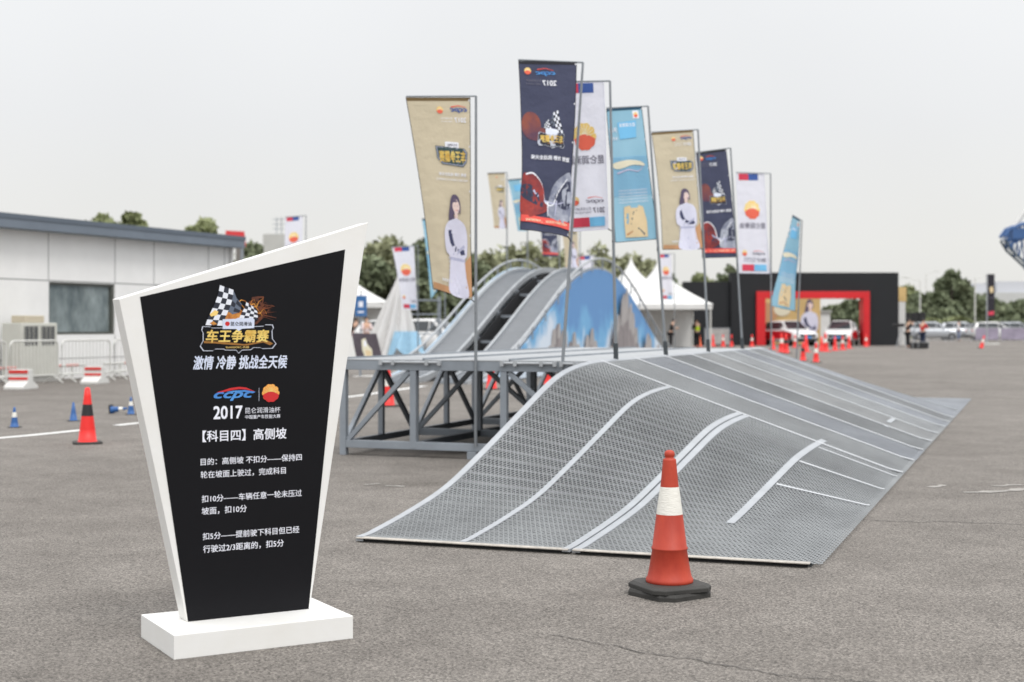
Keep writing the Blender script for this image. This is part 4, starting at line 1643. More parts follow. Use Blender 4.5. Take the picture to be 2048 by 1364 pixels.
# ------------------------------------------------------------------ background left: tarpaulin, tents, boards
TARP = mat("grey_tarpaulin", C(206, 205, 204), .8, 0, .08, 2.2, .3, 4, stretch=(1, 1, .3))
TARPB = mat("blue_cloth", C(150, 188, 212), .8, 0, .12, 3)
tp = thing("draped_tarpaulin", "tall pale grey tarpaulin draped in folds over a frame, blue cloth at its foot", "tarpaulin", P(785, 0, 50).xy.to_3d(), R(10))
rings = []
for j in range(16):
    t = j / 15
    z = 3.2 - 3.15 * t
    r = .06 + .98 * t ** 1.05
    ring = []
    for k in range(90):
        a = 2 * math.pi * k / 90
        q = r * (1 + (.42 * abs(math.sin(4.5 * a + .6)) ** 1.5 - .2 + .12 * math.sin(13 * a + 2 * t)) * min(1, t * 2.2 + .2))
        ring.append((.28 * (1 - t) ** .7 + q * math.cos(a) * (1.0 if math.cos(a) < 0 else .8), q * .7 * math.sin(a), z))
    rings.append(ring)
MB().loft(rings, smooth=True).build("cover", TARP, tp)
rings = []
for j in range(8):
    t = j / 7
    ring = []
    for k in range(30):
        a = math.pi * (1.15 + .75 * k / 29)
        q = .45 + .32 * t + .08 * math.sin(9 * a + t)
        ring.append((.42 + q * math.cos(a) * .9, q * .75 * math.sin(a) - .55, 1.15 - .55 * t - .30 * t * abs(math.sin(3 * a))))
    rings.append(ring)
MB().loft(rings, closed=False, caps=False, smooth=True).build("blue_cloth", TARPB, tp)

sc_ = thing("scaffold_tower", "thin grey scaffold frame standing right of the draped tarpaulin", "scaffold", P(842, 0, 51).xy.to_3d(), R(8))
for x in (-.65, .65):
    for y in (-.4, .4):
        MB().tube([(x, y, 0), (x, y, 2.4)], .03, 6).build("upright", STEEL, sc_)
for z in (.35, 1.05, 1.75, 2.25):
    for y in (-.4, .4):
        MB().tube([(-.65, y, z), (.65, y, z)], .025, 6).build("ledger", STEEL, sc_)
    for x in (-.65, .65):
        MB().tube([(x, -.4, z), (x, .4, z)], .025, 6).build("ledger", STEEL, sc_)
MB().tube([(-.65, -.42, .1), (.65, -.42, 1.7)], .02, 6).build("diagonal", STEEL, sc_)

DKP = mat("dark_poster", C(82, 74, 82), .5, 0, .2, 4)
bdn = thing("display_board", "dark slanted poster board with white edge standing behind the platform", "display board", P(738, 0, 38).xy.to_3d(), R(12))
MB().prism([(-.42, 0, 0), (.18, .3, 0), (.18, .3, 0), (.42, .0, 0)], (0, .02, .01)).build("foot", WHITE, bdn)
MB().prism([(-.46, 0, 1.16), (.2, 0, 1.14), (.38, 0, .42), (-.30, 0, .34)], (0, .04, 0)).build("poster", DKP, bdn)
MB().prism([(-.47, -.002, 1.16), (-.62, -.002, .95), (-.70, -.002, .3), (-.31, -.002, .34)], (0, .04, 0)).build("white_side", WHITE, bdn)
MB().prism([(-.26, .01, 0), (-.2, .01, 0), (-.2, .01, .4), (-.26, .01, .4)], (0, .03, 0)).build("leg", STEEL, bdn)
MB().prism([(.26, .01, 0), (.32, .01, 0), (.32, .01, .45), (.26, .01, .45)], (0, .03, 0)).build("leg", STEEL, bdn)
pr = Print()
pr.poly([(-.2, .98), (-.1, 1.02), (-.04, .85), (.08, .72), (.1, .52), (-.1, .5), (-.18, .7)], pSand)
pr.poly([(-.14, .95), (-.08, .95), (-.06, .8), (-.14, .8)], pW)
pr.poly([(-.1, .7), (.06, .68), (.06, .54), (-.08, .53)], pTan)
pr.build("poster_print", lambda x, y, off: (x, -off, y), bdn.children[1])

TENT = mat("tent_canvas", (.78, .78, .77), .7, 0, .03, 1.5, trans=.15)


def pagoda(px_c, Y, hw, eave, peak, label, rot, walls=True, val=.28):
    loc = P(px_c, 0, Y); loc.z = 0
    o = thing("pagoda_tent", label, "tent", loc, rot, "white pagoda tents")
    rings = []
    for j in range(13):
        t = j / 12
        s = hw * (1 - t) ** 1.75 + .03
        z = eave + (peak - eave) * t
        c = []
        for q in range(4):
            a0 = [(-s, -s), (s, -s), (s, s), (-s, s)][q]; a1 = [(-s, -s), (s, -s), (s, s), (-s, s)][(q + 1) % 4]
            for k in range(4):
                u = k / 4
                sag = 1 - .06 * math.sin(math.pi * u) * (1 - t)
                c.append(((a0[0] + (a1[0] - a0[0]) * u) * sag, (a0[1] + (a1[1] - a0[1]) * u) * sag, z))
        rings.append(c)
    MB().loft(rings, smooth=False).build("roof", TENT, o)
    v = MB()
    h2 = hw * .985
    for x0, x1, y0, y1 in ((-h2, h2, -h2, -h2 + .03), (-h2, h2, h2 - .03, h2), (-h2, -h2 + .03, -h2 + .031, h2 - .031), (h2 - .03, h2, -h2 + .031, h2 - .031)):
        v.box(x0, x1, y0, y1, eave - val, eave - .01)
    v.build("valance", TENT, o)
    for sx in (-1, 1):
        for sy in (-1, 1):
            MB().tube([(sx * hw * .95, sy * hw * .95, 0), (sx * hw * .95, sy * hw * .95, eave - .05)], .05, 6).build("pole", WTUBE, o)
    if walls:
        MB().box(-hw * .95, hw * .95, hw * .96, hw * .975, .02, eave - .1).build("back_wall", TENT, o)
    return o


pagoda(1262, 91, 2.9, 2.6, 5.75, "white tent whose pointed roof is the left of the two peaks", R(10))
pagoda(1315, 84, 2.75, 2.55, 5.2, "white tent whose pointed roof is the right of the two peaks", R(4))
pagoda(672, 80, 2.8, 2.6, 5.2, "white tent half hidden behind the right edge of the board", R(8))
bs = thing("hanging_sign", "small blue rectangular sign on a stand in front of the left white tent", "sign", P(722, 0, 62).xy.to_3d(), 0)
MB().tube([(0, 0, 0), (0, 0, 2.9)], .03, 6).build("post", STEEL, bs)
sb = MB().box(-.26, .26, -.06, -.035, 1.75, 2.65).build("sign_plate", mat("sign_blue", C(52, 104, 160), .6), bs)
pr = Print(); pr.rect(-.1, 2.15, .1, 2.4, WTXT); pr.rect(-.14, 1.9, .14, 1.97, WTXT); pr.build("sign_mark", lambda x, y, off: (x, -.06 - off, y), sb)

# ------------------------------------------------------------------ black pavilion with red portal
PY = 95.0


def bxp(px): return (px - 1024) * PY / F


def bzp(py): return H - (py - YH) * PY / F


BLK = mat("black_fabric_wall", C(27, 29, 33), .8, 0, .10, .35, .05, 3)
REDF = mat("red_frame", C(204, 28, 36), .5, 0, .06, .6)
pav = thing("black_pavilion", "big black exhibition wall with a red-framed drive-through portal", "pavilion", (bxp(1462), PY, 0), 0)
X0 = 0
X1 = bxp(1797) - bxp(1462)
fo0, fo1 = bxp(1512) - bxp(1462), bxp(1738) - bxp(1462)
fi0, fi1 = bxp(1530) - bxp(1462), bxp(1725) - bxp(1462)
ZTOP = bzp(545)
zfo, zfi = bzp(583), bzp(597)
D = 1.1
mb = MB()
mb.box(X0, fo0 + .02, 0, D, 0, ZTOP); mb.box(fo1 - .02, X1, 0, D, 0, ZTOP); mb.box(fo0 + .02, fo1 - .02, 0, D, zfo - .02, ZTOP)
mb.build("wall", BLK, pav)
fr = MB()
fr.box(fo0, fi0, -.25, D - .2, 0, zfi); fr.box(fi1, fo1, -.25, D - .2, 0, zfi); fr.box(fo0, fo1, -.25, D - .2, zfi, zfo)
fr.build("portal_frame", REDF, pav, bevel=.02)
MB().box(bxp(1368) - bxp(1462), -.02, .3, D, 0, bzp(563)).build("side_wall", BLK, pav)
TANB = mat("tan_screen", C(206, 176, 120), .6, 0, .2, .5)
scr = MB().box(bxp(1528) - bxp(1462), bxp(1674) * 1.0 - bxp(1462) + .25, D + 5.2, D + 5.3, 0, bzp(594)).build("picture_screen", TANB, pav)
pr = Print()
woman(pr, bxp(1648) - bxp(1462) + .35, bzp(594) - .05, 3.6)
pr.ell(bxp(1560) - bxp(1462), 2.2, 1.0, .8, pBrown)
pr.ell(bxp(1600) - bxp(1462), 2.5, .6, .5, pSand)
pr.build("screen_print", lambda x, y, off: (x, D + 5.2 - off, y), scr, base=.004, step=.003)

WC = mat("white_container", (.62, .62, .61), .6, 0, .06, 1)
ct = thing("white_shed", "low white shed seen through the right half of the red portal", "shed", (bxp(1706), 113, 0), 0)
MB().box(-3.2, 2.5, 0, 3, 0, 2.35).build("wall", WC, ct)
MB().box(-3.3, 2.6, -.15, 3.1, 2.352, 2.55).build("roof", mat("shed_roof", C(150, 150, 146), .7), ct)
for x in (-1.3, -.2, 1.2):
    MB().box(x - .13, x + .13, -.02, -.003, 1.3, 1.65).build("window", DARK, ct)

# ------------------------------------------------------------------ vehicles
CWHITE = mat("car_white", (.74, .74, .74), .25, 0, .01, 1, coat=.5)
CRED = mat("car_red", C(196, 30, 42), .3, 0, .02, 1, coat=.5)
CSILV = mat("car_silver", C(186, 190, 196), .3, .3, .02, 1, coat=.4)
CDARK = mat("car_dark", C(64, 66, 72), .3, .2, .02, 1, coat=.4)
CGLASS = mat("car_glass", C(48, 54, 58), .08, 0, 0, 1, spec=.7)
CTRIM = mat("car_trim", C(30, 30, 32), .6)
CTYRE = mat("tyre", C(28, 28, 28), .85)
CRIM = mat("rim", C(150, 152, 156), .35, .6)
CLAMP = mat("headlamp", C(214, 220, 228), .12, 0, 0, 1, spec=.8)


def make_car(label, loc, rot, body, side=None, L=4.6, Wd=1.84, Ht=1.66, group="parked cars"):
    """front towards local -y"""
    o = thing("parked_car", label, "car", loc, rot, group)
    hw = Wd / 2
    st_ = [(-L / 2, .50, .70, .80), (-L / 2 + .12, .34, .86, .92), (-L / 2 + .5, .28, .97, .98), (-L / 2 + 1.15, .26, 1.05, 1.0), (-.3, .25, 1.06, 1.0), (.9, .25, 1.07, 1.0), (L / 2 - .5, .28, 1.07, .98), (L / 2 - .1, .36, 1.02, .94), (L / 2, .5, .92, .86)]
    rings = []
    for y, zb, zt, k in st_:
        w = hw * k
        zm = (zb + zt) / 2
        rings.append([(-w * .88, y, zb), (w * .88, y, zb), (w, y, zb + .14), (w * 1.0, y, zm + .08), (w * .97, y, zt - .06), (w * .84, y, zt), (-w * .84, y, zt), (-w * .97, y, zt - .06), (-w * 1.0, y, zm + .08), (-w, y, zb + .14)])
    MB().loft(rings, smooth=True).build("body", body, o)
    cab = []
    for y, z, k in ((-L / 2 + 1.25, 1.05, .86), (-L / 2 + 2.05, Ht - .06, .70), (-.1, Ht, .69), (.95, Ht - .02, .69), (L / 2 - .45, Ht - .12, .66), (L / 2 - .12, 1.04, .82)):
        w = hw * k
        wb_ = hw * .9
        cab.append([(-wb_, y, 1.03), (wb_, y, 1.03), (w, y, max(1.04, z - .05)), (w * .9, y, max(1.05, z)), (-w * .9, y, max(1.05, z)), (-w, y, max(1.04, z - .05))])
    MB().loft(cab, smooth=False).build("cabin", body, o)
    yA, yB = -L / 2 + 1.32, -L / 2 + 2.02
    MB().prism([(-hw * .80, yA, 1.11), (hw * .80, yA, 1.11), (hw * .64, yB, Ht - .07), (-hw * .64, yB, Ht - .07)], (0, -.03, .03)).build("windscreen", CGLASS, o)
    MB().prism([(-hw * .74, L / 2 - .13, 1.14), (hw * .74, L / 2 - .13, 1.14), (hw * .6, L / 2 - .40, Ht - .14), (-hw * .6, L / 2 - .40, Ht - .14)], (0, .05, .02)).build("rear_window", CGLASS, o)
    for sx in (-1, 1):
        for y0, y1, t0, t1 in ((-L / 2 + 1.62, -.12, -L / 2 + 2.12, -.12), (-.04, .92, -.04, .92), (1.0, L / 2 - .42, 1.0, L / 2 - .62)):
            MB().prism([(sx * hw * .885, y0, 1.10), (sx * hw * .885, y1, 1.10), (sx * hw * .715, t1, Ht - .12), (sx * hw * .715, t0, Ht - .12)], (sx * .035, 0, .012)).build("side_window", CGLASS, o)
        if side:
            MB().prism([(sx * hw * 1.0, -L / 2 + .55, .48), (sx * hw * 1.0, L / 2 - .5, .42), (sx * hw * .99, L / 2 - .45, .98), (sx * hw * .985, -L / 2 + 1.3, .98), (sx * hw * .985, -L / 2 + .45, .84)], (sx * .012, 0, 0)).build("side_livery", side, o)
        MB().prism([(sx * hw * .5, -L / 2 - .005, .74), (sx * hw * .78, -L / 2 + .05, .76), (sx * hw * .9, -L / 2 + .32, .90), (sx * hw * .62, -L / 2 + .06, .84)], (0, -.03, .02)).build("headlight", CLAMP, o)
        MB().box(sx * hw * .8 - .1, sx * hw * .8 + .1, L / 2 - .04, L / 2 + .02, .80, .98).build("tail_light", CRED, o)
        MB().box(sx * hw * 1.04 - .09, sx * hw * 1.04 + .09, -L / 2 + 1.5, -L / 2 + 1.62, 1.08, 1.22).build("mirror", body, o)
        for y in (-L / 2 + .88, L / 2 - .85):
            ty = MB()
            pr_ = [(.19, -.11), (.31, -.11), (.345, -.08), (.345, .08), (.31, .11), (.19, .11)]
            n = 22
            vs = [(sx * (hw - .10) + a, y + r * math.cos(2 * math.pi * k / n), .345 + r * math.sin(2 * math.pi * k / n)) for r, a in pr_ for k in range(n)]
            fs = [(i * n + k, i * n + (k + 1) % n, (i + 1) * n + (k + 1) % n, (i + 1) * n + k) for i in range(len(pr_) - 1) for k in range(n)]
            wh = ty.add(vs, fs, None, True).build("wheel", CTYRE, o)
            MB().tube([(sx * (hw - .09), y, .345), (sx * (hw + .005), y, .345)], .2, 14).build("rim", CRIM, wh)
    MB().box(-hw * .62, hw * .62, -L / 2 - .03, -L / 2 + .06, .58, .76).build("grille", CTRIM, o)
    MB().box(-hw * .80, hw * .80, -L / 2 - .015, -L / 2 + .1, .32, .50).build("lower_grille", CTRIM, o)
    MB().box(-.26, .26, -L / 2 - .045, -L / 2 - .031, .52, .63).build("number_plate", CBLUE, o)
    return o


make_car("white SUV with red sides in the left half of the red portal", (bxp(1576), 94.6, 0), R(20), CWHITE, CRED)
make_car("white SUV with red sides in the right half of the red portal", (bxp(1680), 94.6, 0), R(-20), CWHITE, CRED)
make_car("white car parked behind the left leg of the arch bridge", P(868, 0, 66).xy.to_3d(), R(70), CWHITE)
make_car("white car farther left behind the scaffold frame", P(800, 0, 72).xy.to_3d(), R(80), CWHITE)
make_car("white car with dark windows under the right peaked white tent", P(1308, 0, 89).xy.to_3d(), R(42), CWHITE)
for i, (px, Y, m, lb) in enumerate([(1868, 128, CSILV, "silver car behind the person in red by the fence"), (1925, 130, CSILV, "silver car behind the fence left of the leaning cone"),
                                    (1988, 128, CWHITE, "white car behind the black feather banner"), (2030, 129, CSILV, "silver car behind the printed fence at the right picture edge")]):
    make_car(lb, P(px, 0, Y).xy.to_3d(), R(82 + 6 * i), m)


# ------------------------------------------------------------------ people
def skin_obj(name, verts, edges, radii, m, parent, sub=1, root=0):
    me = bpy.data.meshes.new(name)
    me.from_pydata(verts, edges, [])
    me.materials.append(m)
    o = bpy.data.objects.new(name, me)
    COL.objects.link(o)
    o.parent = parent
    md = o.modifiers.new("skin", 'SKIN')
    md.use_smooth_shade = True
    me.skin_vertices.new() if not me.skin_vertices else None
    for i, r in enumerate(radii):
        sv = me.skin_vertices[0].data[i]
        sv.radius = r if isinstance(r, tuple) else (r, r)
        sv.use_root = (i == root)
    ss = o.modifiers.new("sub", 'SUBSURF')
    ss.levels = sub
    ss.render_levels = sub
    return o


PSKIN = mat("skin", C(206, 166, 142), .6, 0, .05, 9)
HAIR = mat("hair", C(30, 26, 26), .6)
SHOE = mat("shoe", C(34, 34, 38), .7)


def cloth(n, rgb):
    return mat("cloth_" + n, C(*rgb), .85, 0, .12, 6)


def person(label, loc, rot, top, legs, arms, lean=0.0, vest=None, hgt=1.0, seated=False):
    """arms: ((elbowL, handL), (elbowR, handR)) in body frame, front = -y"""
    o = thing("person", label, "person", loc, rot, "people at the event")
    l = lean

    def J(x, y, z):      # lean the upper body forward about the hip
        dz = z - .92
        return (x, y - dz * math.sin(l), .92 + dz * math.cos(l)) if z > .92 else (x, y, z)
    V = [J(0, 0, .95), J(0, .01, 1.15), J(0, .0, 1.38), J(0, -.01, 1.50), J(0, -.03, 1.60), J(0, -.02, 1.70)]
    Rr = [(.15, .11), (.145, .105), (.16, .10), (.055, .055), (.085, .10), (.075, .09)]
    E = [(0, 1), (1, 2), (2, 3), (3, 4), (4, 5)]
    armv = []
    for sx, (el_, ha) in zip((-1, 1), arms):
        a0 = len(V)
        V += [J(sx * .19, 0, 1.40), J(*el_), J(*ha), J(ha[0] + sx * -.01, ha[1] - .05, ha[2] - .06 if ha[2] < 1.2 else ha[2] + .04)]
        Rr += [.06, .043, .03, .036]
        E += [(2, a0), (a0, a0 + 1), (a0 + 1, a0 + 2), (a0 + 2, a0 + 3)]
        armv.append(a0)
    for sx in (-1, 1):
        a0 = len(V)
        V += [(sx * .10, 0, .88), (sx * .11, -.02, .50), (sx * .12, .0, .09), (sx * .13, -.14, .04)]
        Rr += [.095, .062, .045, .04]
        E += [(0, a0), (a0, a0 + 1), (a0 + 1, a0 + 2), (a0 + 2, a0 + 3)]
    V = [(x * hgt, y * hgt, z * hgt) for x, y, z in V]
    skin_obj("body", V, E, Rr, PSKIN, o)
    # nose
    hx = Vector(V[4])
    # shirt
    sv = [V[0], V[1], V[2]]; sr = [(.17, .13), (.16, .125), (.175, .12)]
    se = [(0, 1), (1, 2)]
    for a0 in armv:
        k = len(sv)
        e_ = Vector(V[a0 + 1]); h_ = Vector(V[a0 + 2])
        sv += [V[a0], V[a0 + 1], tuple(e_ + (h_ - e_) * .55)]
        sr += [.075, .058, .048]
        se += [(2, k), (k, k + 1), (k + 1, k + 2)]
    skin_obj("shirt", sv, se, sr, top, o)
    if vest:
        skin_obj("vest", [V[0], V[1], V[2]], [(0, 1), (1, 2)], [(.185, .145), (.175, .14), (.185, .135)], vest, o)
    n0 = len(V) - 8
    tv = [V[0]]; tr_ = [(.165, .125)]; te = []
    for q in (0, 4):
        k = len(tv)
        tv += [V[n0 + q], V[n0 + q + 1], (V[n0 + q + 2][0], V[n0 + q + 2][1], V[n0 + q + 2][2] + .02)]
        tr_ += [.112, .08, .065]
        te += [(0, k), (k, k + 1), (k + 1, k + 2)]
    skin_obj("trousers", tv, te, tr_, legs, o)
    for q in (0, 4):
        a_ = Vector(V[n0 + q + 2]); b_2 = Vector(V[n0 + q + 3])
        skin_obj("shoe", [(a_.x, a_.y + .03, .045), (b_2.x, b_2.y, .04)], [(0, 1)], [.05, .045], SHOE, o)
    hh = MB()
    rings = []
    c = hx + Vector((0, .02, .035))
    for j in range(7):
        a = R(-20) + R(110) * j / 6
        rings.append([(c.x + .092 * math.cos(a) * math.cos(b), c.y + .112 * math.cos(a) * math.sin(b) + (.03 if a < .3 else 0), c.z + .03 + .105 * math.sin(a)) for b in [2 * math.pi * k / 14 for k in range(14)]])
    hh.loft(rings, smooth=True).build("hair", HAIR, o)
    nb = MB()
    nb.lathe([(0.0, .022), (.014, .0), (0, -.018)], 8, cx=0, cy=0)
    no = nb.build("nose", PSKIN, o)
    no.location = hx + Vector((0, -.105, -.005))
    return o


def gp(px, Y):
    q = P(px, 0, Y); q.z = 0
    return q


down = (((-.25, .03, 1.13), (-.24, -.06, .88)), ((.25, .03, 1.13), (.24, -.06, .88)))
camup = (((-.24, -.16, 1.24), (-.08, -.24, 1.5)), ((.24, -.16, 1.24), (.08, -.24, 1.5)))
fwd = (((-.24, -.10, 1.16), (-.12, -.34, 1.2)), ((.24, -.10, 1.16), (.12, -.34, 1.2)))
person("person in a black top and black trousers bending over a camera near the tents", gp(1341, 80), R(70), cloth("black", (30, 30, 34)), cloth("black2", (26, 26, 30)), fwd, .25)
person("person in black with a bright yellow-green safety vest", gp(1394, 84), R(200), cloth("black3", (34, 34, 38)), cloth("black4", (28, 28, 32)), fwd, 0.05, cloth("hivis", (196, 226, 40)), 1.0)
person("person in a red shirt and dark jeans beside the black flight case", gp(1845, 86), R(120), cloth("red", (200, 40, 46)), cloth("navy", (40, 50, 76)), fwd, .08)
person("person in dark clothes behind a video camera at the black wall's corner", gp(1815, 85), R(100), cloth("charcoal", (38, 38, 42)), cloth("charcoal2", (34, 34, 38)), camup, .12)
person("person in a white shirt walking behind the fence", gp(1917, 121), R(60), cloth("white", (224, 224, 228)), cloth("bluejeans", (90, 104, 140)), down)
person("person in a pale top standing behind the draped tarpaulin", gp(733, 66), R(20), cloth("pink", (222, 206, 206)), cloth("grey", (110, 110, 114)), fwd)
person("person in black standing under the left tent's canopy", gp(712, 76), R(150), cloth("black5", (32, 34, 36)), cloth("black6", (30, 32, 34)), down)

# video camera and tripod
tri = thing("camera_tripod", "black video camera on a light tripod at the right end of the black wall", "tripod", gp(1802, 84.5), 0)
for a in (80, 200, 320):
    MB().tube([(0, 0, 1.25), (.35 * math.cos(R(a)), .35 * math.sin(R(a)), 0)], .022, 6).build("leg", GALV, tri)
MB().box(-.3, .18, -.09, .09, 1.26, 1.46).build("camera_body", CTRIM, tri, bevel=.01)
MB().tube([(-.3, 0, 1.37), (-.48, 0, 1.37)], .07, 10).build("lens", CTRIM, tri)
fc = thing("flight_case", "black flight case with pale edges on the asphalt below the person in red", "case", gp(1838, 82), R(6))
MB().box(-.48, .48, -.25, .25, .04, .36).build("case_body", CTRIM, fc, bevel=.01)
cr = MB()
for x in (-.49, -.16, .47):
    cr.box(x, x + .025, -.262, -.2515, .04, .37)
cr.box(-.49, .495, -.262, -.2515, .371, .39)
cr.build("case_trim", GALV, fc)
MB().box(-.4, .4, -.2, .2, 0, .038).build("castor_plate", CTRIM, fc)
sp = thing("speaker_panel", "black loudspeaker cluster on a stand under the trees, right of the black wall", "loudspeaker", gp(1828, 100), 0)
for x in (-.52, .06, .56):
    MB().box(x - .26, x + .2, -.2, .2, 1.62, 2.25).build("loudspeaker", CTRIM, sp, bevel=.01)
MB().tube([(0, 0, .0), (0, 0, 1.7)], .04, 8).build("stand", STEEL, sp)
MB().box(-.8, .78, -.04, .04, 1.55, 1.618).build("crossbar", STEEL, sp)

# ------------------------------------------------------------------ cones in the distance
rw = [(0, .28, CONE_RR), (.28, .52, CONE_W), (.52, 1, CONE_RR)]
rr1 = [(0, 1, CONE_RR)]
GC = "traffic cones"
near2 = [
    (1632, 725, .72, rw, "red and white cone nearest the far end of the ramp, right of its black-banded neighbour"),
    (1606, 722, .72, bk, "red cone with black band just left of the nearest red and white far cone"),
]
for px, py, h, b_, lb in near2:
    simple_cone("traffic_cone", lb, G(px, py), h, b_, GC, rot=R(px % 40))


def fcone(px, py, b_, lb, h=.78):
    simple_cone("traffic_cone", lb, G(px, py), h, b_, GC, base_m=CONE_RR if b_ is not bk else RUBBER, rot=R(px % 45))


fcone(1463, 694, bk, "far red cone with black band at the left end of the black wall")
fcone(1504, 693, rw, "far red and white cone just left of the red portal post")
fcone(1531, 690, [(0, 1, mat("cone_orange", C(238, 106, 60), .5))], "far orange cone at the foot of the portal's left post")
fcone(1546, 699, rr1, "far plain red cone before the front wheel of the left SUV")
fcone(1563, 704, rw, "far red and white cone at the left side of the tight cluster", .95)
fcone(1572, 707, bk, "far red cone with black foot tucked into the tight cluster", .95)
fcone(1590, 695, rw, "far red and white cone before the left SUV's grille")
fcone(1612, 704, rr1, "far plain red cone behind the black-banded pair", .9)
fcone(1643, 702, rr1, "far plain red cone touching the red and white one at the portal's middle")
fcone(1651, 703, rw, "far red and white cone at the portal's middle, right of a plain red one", .95)
fcone(1670, 701, rr1, "far plain red cone before the right SUV's bumper")
fcone(1685, 700, rw, "far red and white cone before the right SUV's front wheel")
fcone(1698, 697, rr1, "far plain red cone beside the right SUV's door")
fcone(1732, 693, rw, "far red and white cone at the foot of the portal's right post")
fcone(1359, 693, rr1, "far red cone beside the person bending over a camera")
fcone(1383, 694, rw, "far red and white cone left of the person in the yellow-green vest")
fcone(1399, 693, [(0, 1, mat("cone_orange", C(238, 106, 60), .5))], "far orange cone right of the person in the yellow-green vest")
fcone(1426, 693, rr1, "far red cone left of the pale printed panel")
fcone(1446, 693, rw, "far red and white cone in front of the pale printed panel")
fcone(1324, 693, rr1, "far red cone just right of the blue arch's foot")
simple_cone("traffic_cone", "red cone with white band seen under the platform's left bay", G(776, 813), .70, rw, GC, rot=R(14))
simple_cone("traffic_cone", "red cone seen under the platform between the middle posts", G(983, 779), .72, rr1, GC, rot=R(30))
simple_cone("traffic_cone", "red cone with black band seen under the platform close to the ramp edge", G(1098, 772), .72, bk, GC, rot=R(10))
simple_cone("traffic_cone", "red and white cone tilting over beside the fence at right", G(1962, 697), .78, rw, GC, tilt=(0, R(14), 0))

# printed panel next to the black wall
pp_ = thing("printed_panel", "low pale grey framed panel with cones before it, left of the black wall", "panel", gp(1434, 93), 0)
MB().box(-.75, .8, 0, .06, .1, 1.1).build("panel_sheet", mat("panel_grey", C(168, 166, 164), .7, 0, .25, 2), pp_)
for x in (-.78, .81):
    MB().box(x - .03, x + .03, -.02, .08, 0, 1.18).build("post", STEEL, pp_)
MB().box(-.75, .8, -.02, .08, 1.105, 1.17).build("top_rail", GALV, pp_)

# ------------------------------------------------------------------ right background: fence, banner, poles, building
SHEET = mat("printed_fence_sheet", C(150, 142, 160), .7, 0, .25, 1.2)
fx = [1800, 1848, 1897, 1948, 1999, 2052]
fl_ = ["grey crowd barrier starting at the black wall's right corner", "grey crowd barrier behind the person in red", "grey crowd barrier left of the leaning cone", "grey crowd barrier with printed sheet behind the leaning cone", "crowd barrier with purple-grey printed sheet at the right picture edge"]
for i in range(5):
    crowd_barrier(gp(fx[i] + 1, 115), gp(fx[i + 1] - 1, 115), fl_[i], 1.15, "grey crowd barriers", 12, mat("grey_tube", C(176, 178, 182), .5, .2), SHEET if i >= 3 else None)
bn = thing("feather_banner", "narrow black banner with gold and red print on a pole by the right fence", "banner", gp(1977, 100), 0)
MB().tube([(-.12, 0, .08), (-.12, 0, 4.95)], .05, 8).build("pole", GALV, bn)
cb = MB().box(-.06, .42, -.012, .012, 1.9, 4.95).build("banner_cloth", mat("banner_black", C(44, 42, 50), .85, 0, .15, 2), bn)
pr = Print(); pr.poly([(.05, 4.0), (.3, 4.1), (.36, 3.7), (.12, 3.6)], pTan); pr.poly([(-.02, 2.3), (.38, 2.35), (.38, 2.1), (-.02, 2.05)], pR); pr.text("车王争霸赛", -.01, .38, 3.25, pT, .03)
pr.build("banner_print", lambda x, y, off: (x, -.012 - off, y), cb, base=.003, step=.002)
MB().box(-.5, .7, -.35, .35, 0, .079).build("base_plate", WTUBE, bn)

OFF = thing("office_building", "pale flat-roofed building beyond the trees at the right edge", "building", gp(1925, 230), 0)
PALE = mat("pale_concrete", (.52, .53, .52), .7, 0, .05, .2)
k = 230 / F


def hz(py): return H - (py - YH) * k


MB().box(0, 14, 0, 10, hz(612), hz(585)).build("upper_floor", PALE, OFF)
for x in (1.2, 5.0, 8.6, 12.4):
    MB().box(x, x + .7, .5, 1.2, 0, hz(612) - .002).build("column", PALE, OFF)
MB().box(.5, 13.5, 2.5, 9.5, 0, hz(612) - .003).build("glazed_front", mat("office_glass", C(92, 108, 116), .2, 0, .2, .4), OFF)
MB().box(2.8, 5.2, 2, 8, hz(585) + .002, hz(566)).build("roof_block", mat("pale_block", C(190, 192, 198), .7), OFF)
MB().box(6.2, 14, 2, 8, hz(585) + .002, hz(562)).build("roof_block", mat("pale_block", C(190, 192, 198), .7), OFF)


def lamp_post(px, Y, top, label, arm=-1):
    o = thing("street_lamp", label, "street lamp", gp(px, Y), 0, "street lamps")
    zt = H - (top - YH) * Y / F
    MB().tube([(0, 0, 0), (0, 0, zt)], [.09, .06], 8).build("post", WTUBE, o)
    MB().tube([(0, 0, zt), (arm * .8, 0, zt + .25), (arm * 1.7, 0, zt + .38)], .035, 6).build("arm", WTUBE, o)
    MB().box(arm * 1.7 - .35, arm * 1.7 + .35, -.12, .12, zt + .36, zt + .46).build("lamp_head", WTUBE, o, bevel=.02)


lamp_post(1840, 150, 562, "white street lamp with curved arm just right of the black wall", -1)
lamp_post(1852, 210, 548, "thin distant pole rising between the black wall and the round tree", 1)
lamp_post(1950, 150, 556, "white street lamp right of the round dark tree", 1)
ts = thing("tan_pillar", "narrow tan and white pillar at the right edge of the black wall", "pillar", gp(1802, 99), 0)
MB().box(-.15, .28, -.1, .3, 0, 3.0).build("shaft", WC, ts)
MB().box(-.18, .34, -.12, .32, 3.002, 4.0).build("tan_cap", TANB, ts)

# amusement ride top right
rc = thing("roller_coaster", "blue steel truss end of an amusement ride cut by the right picture edge", "amusement ride", gp(2075, 240), 0)
k = 240 / F
BST = mat("ride_blue_steel", C(58, 92, 140), .5, .1, .2, .4)
BSTD = mat("ride_dark_steel", C(62, 78, 92), .5, .1, .2, .4)


def rp(px, py, y=0.0): return Vector(((px - 2075) * k, y, H - (py - YH) * k))


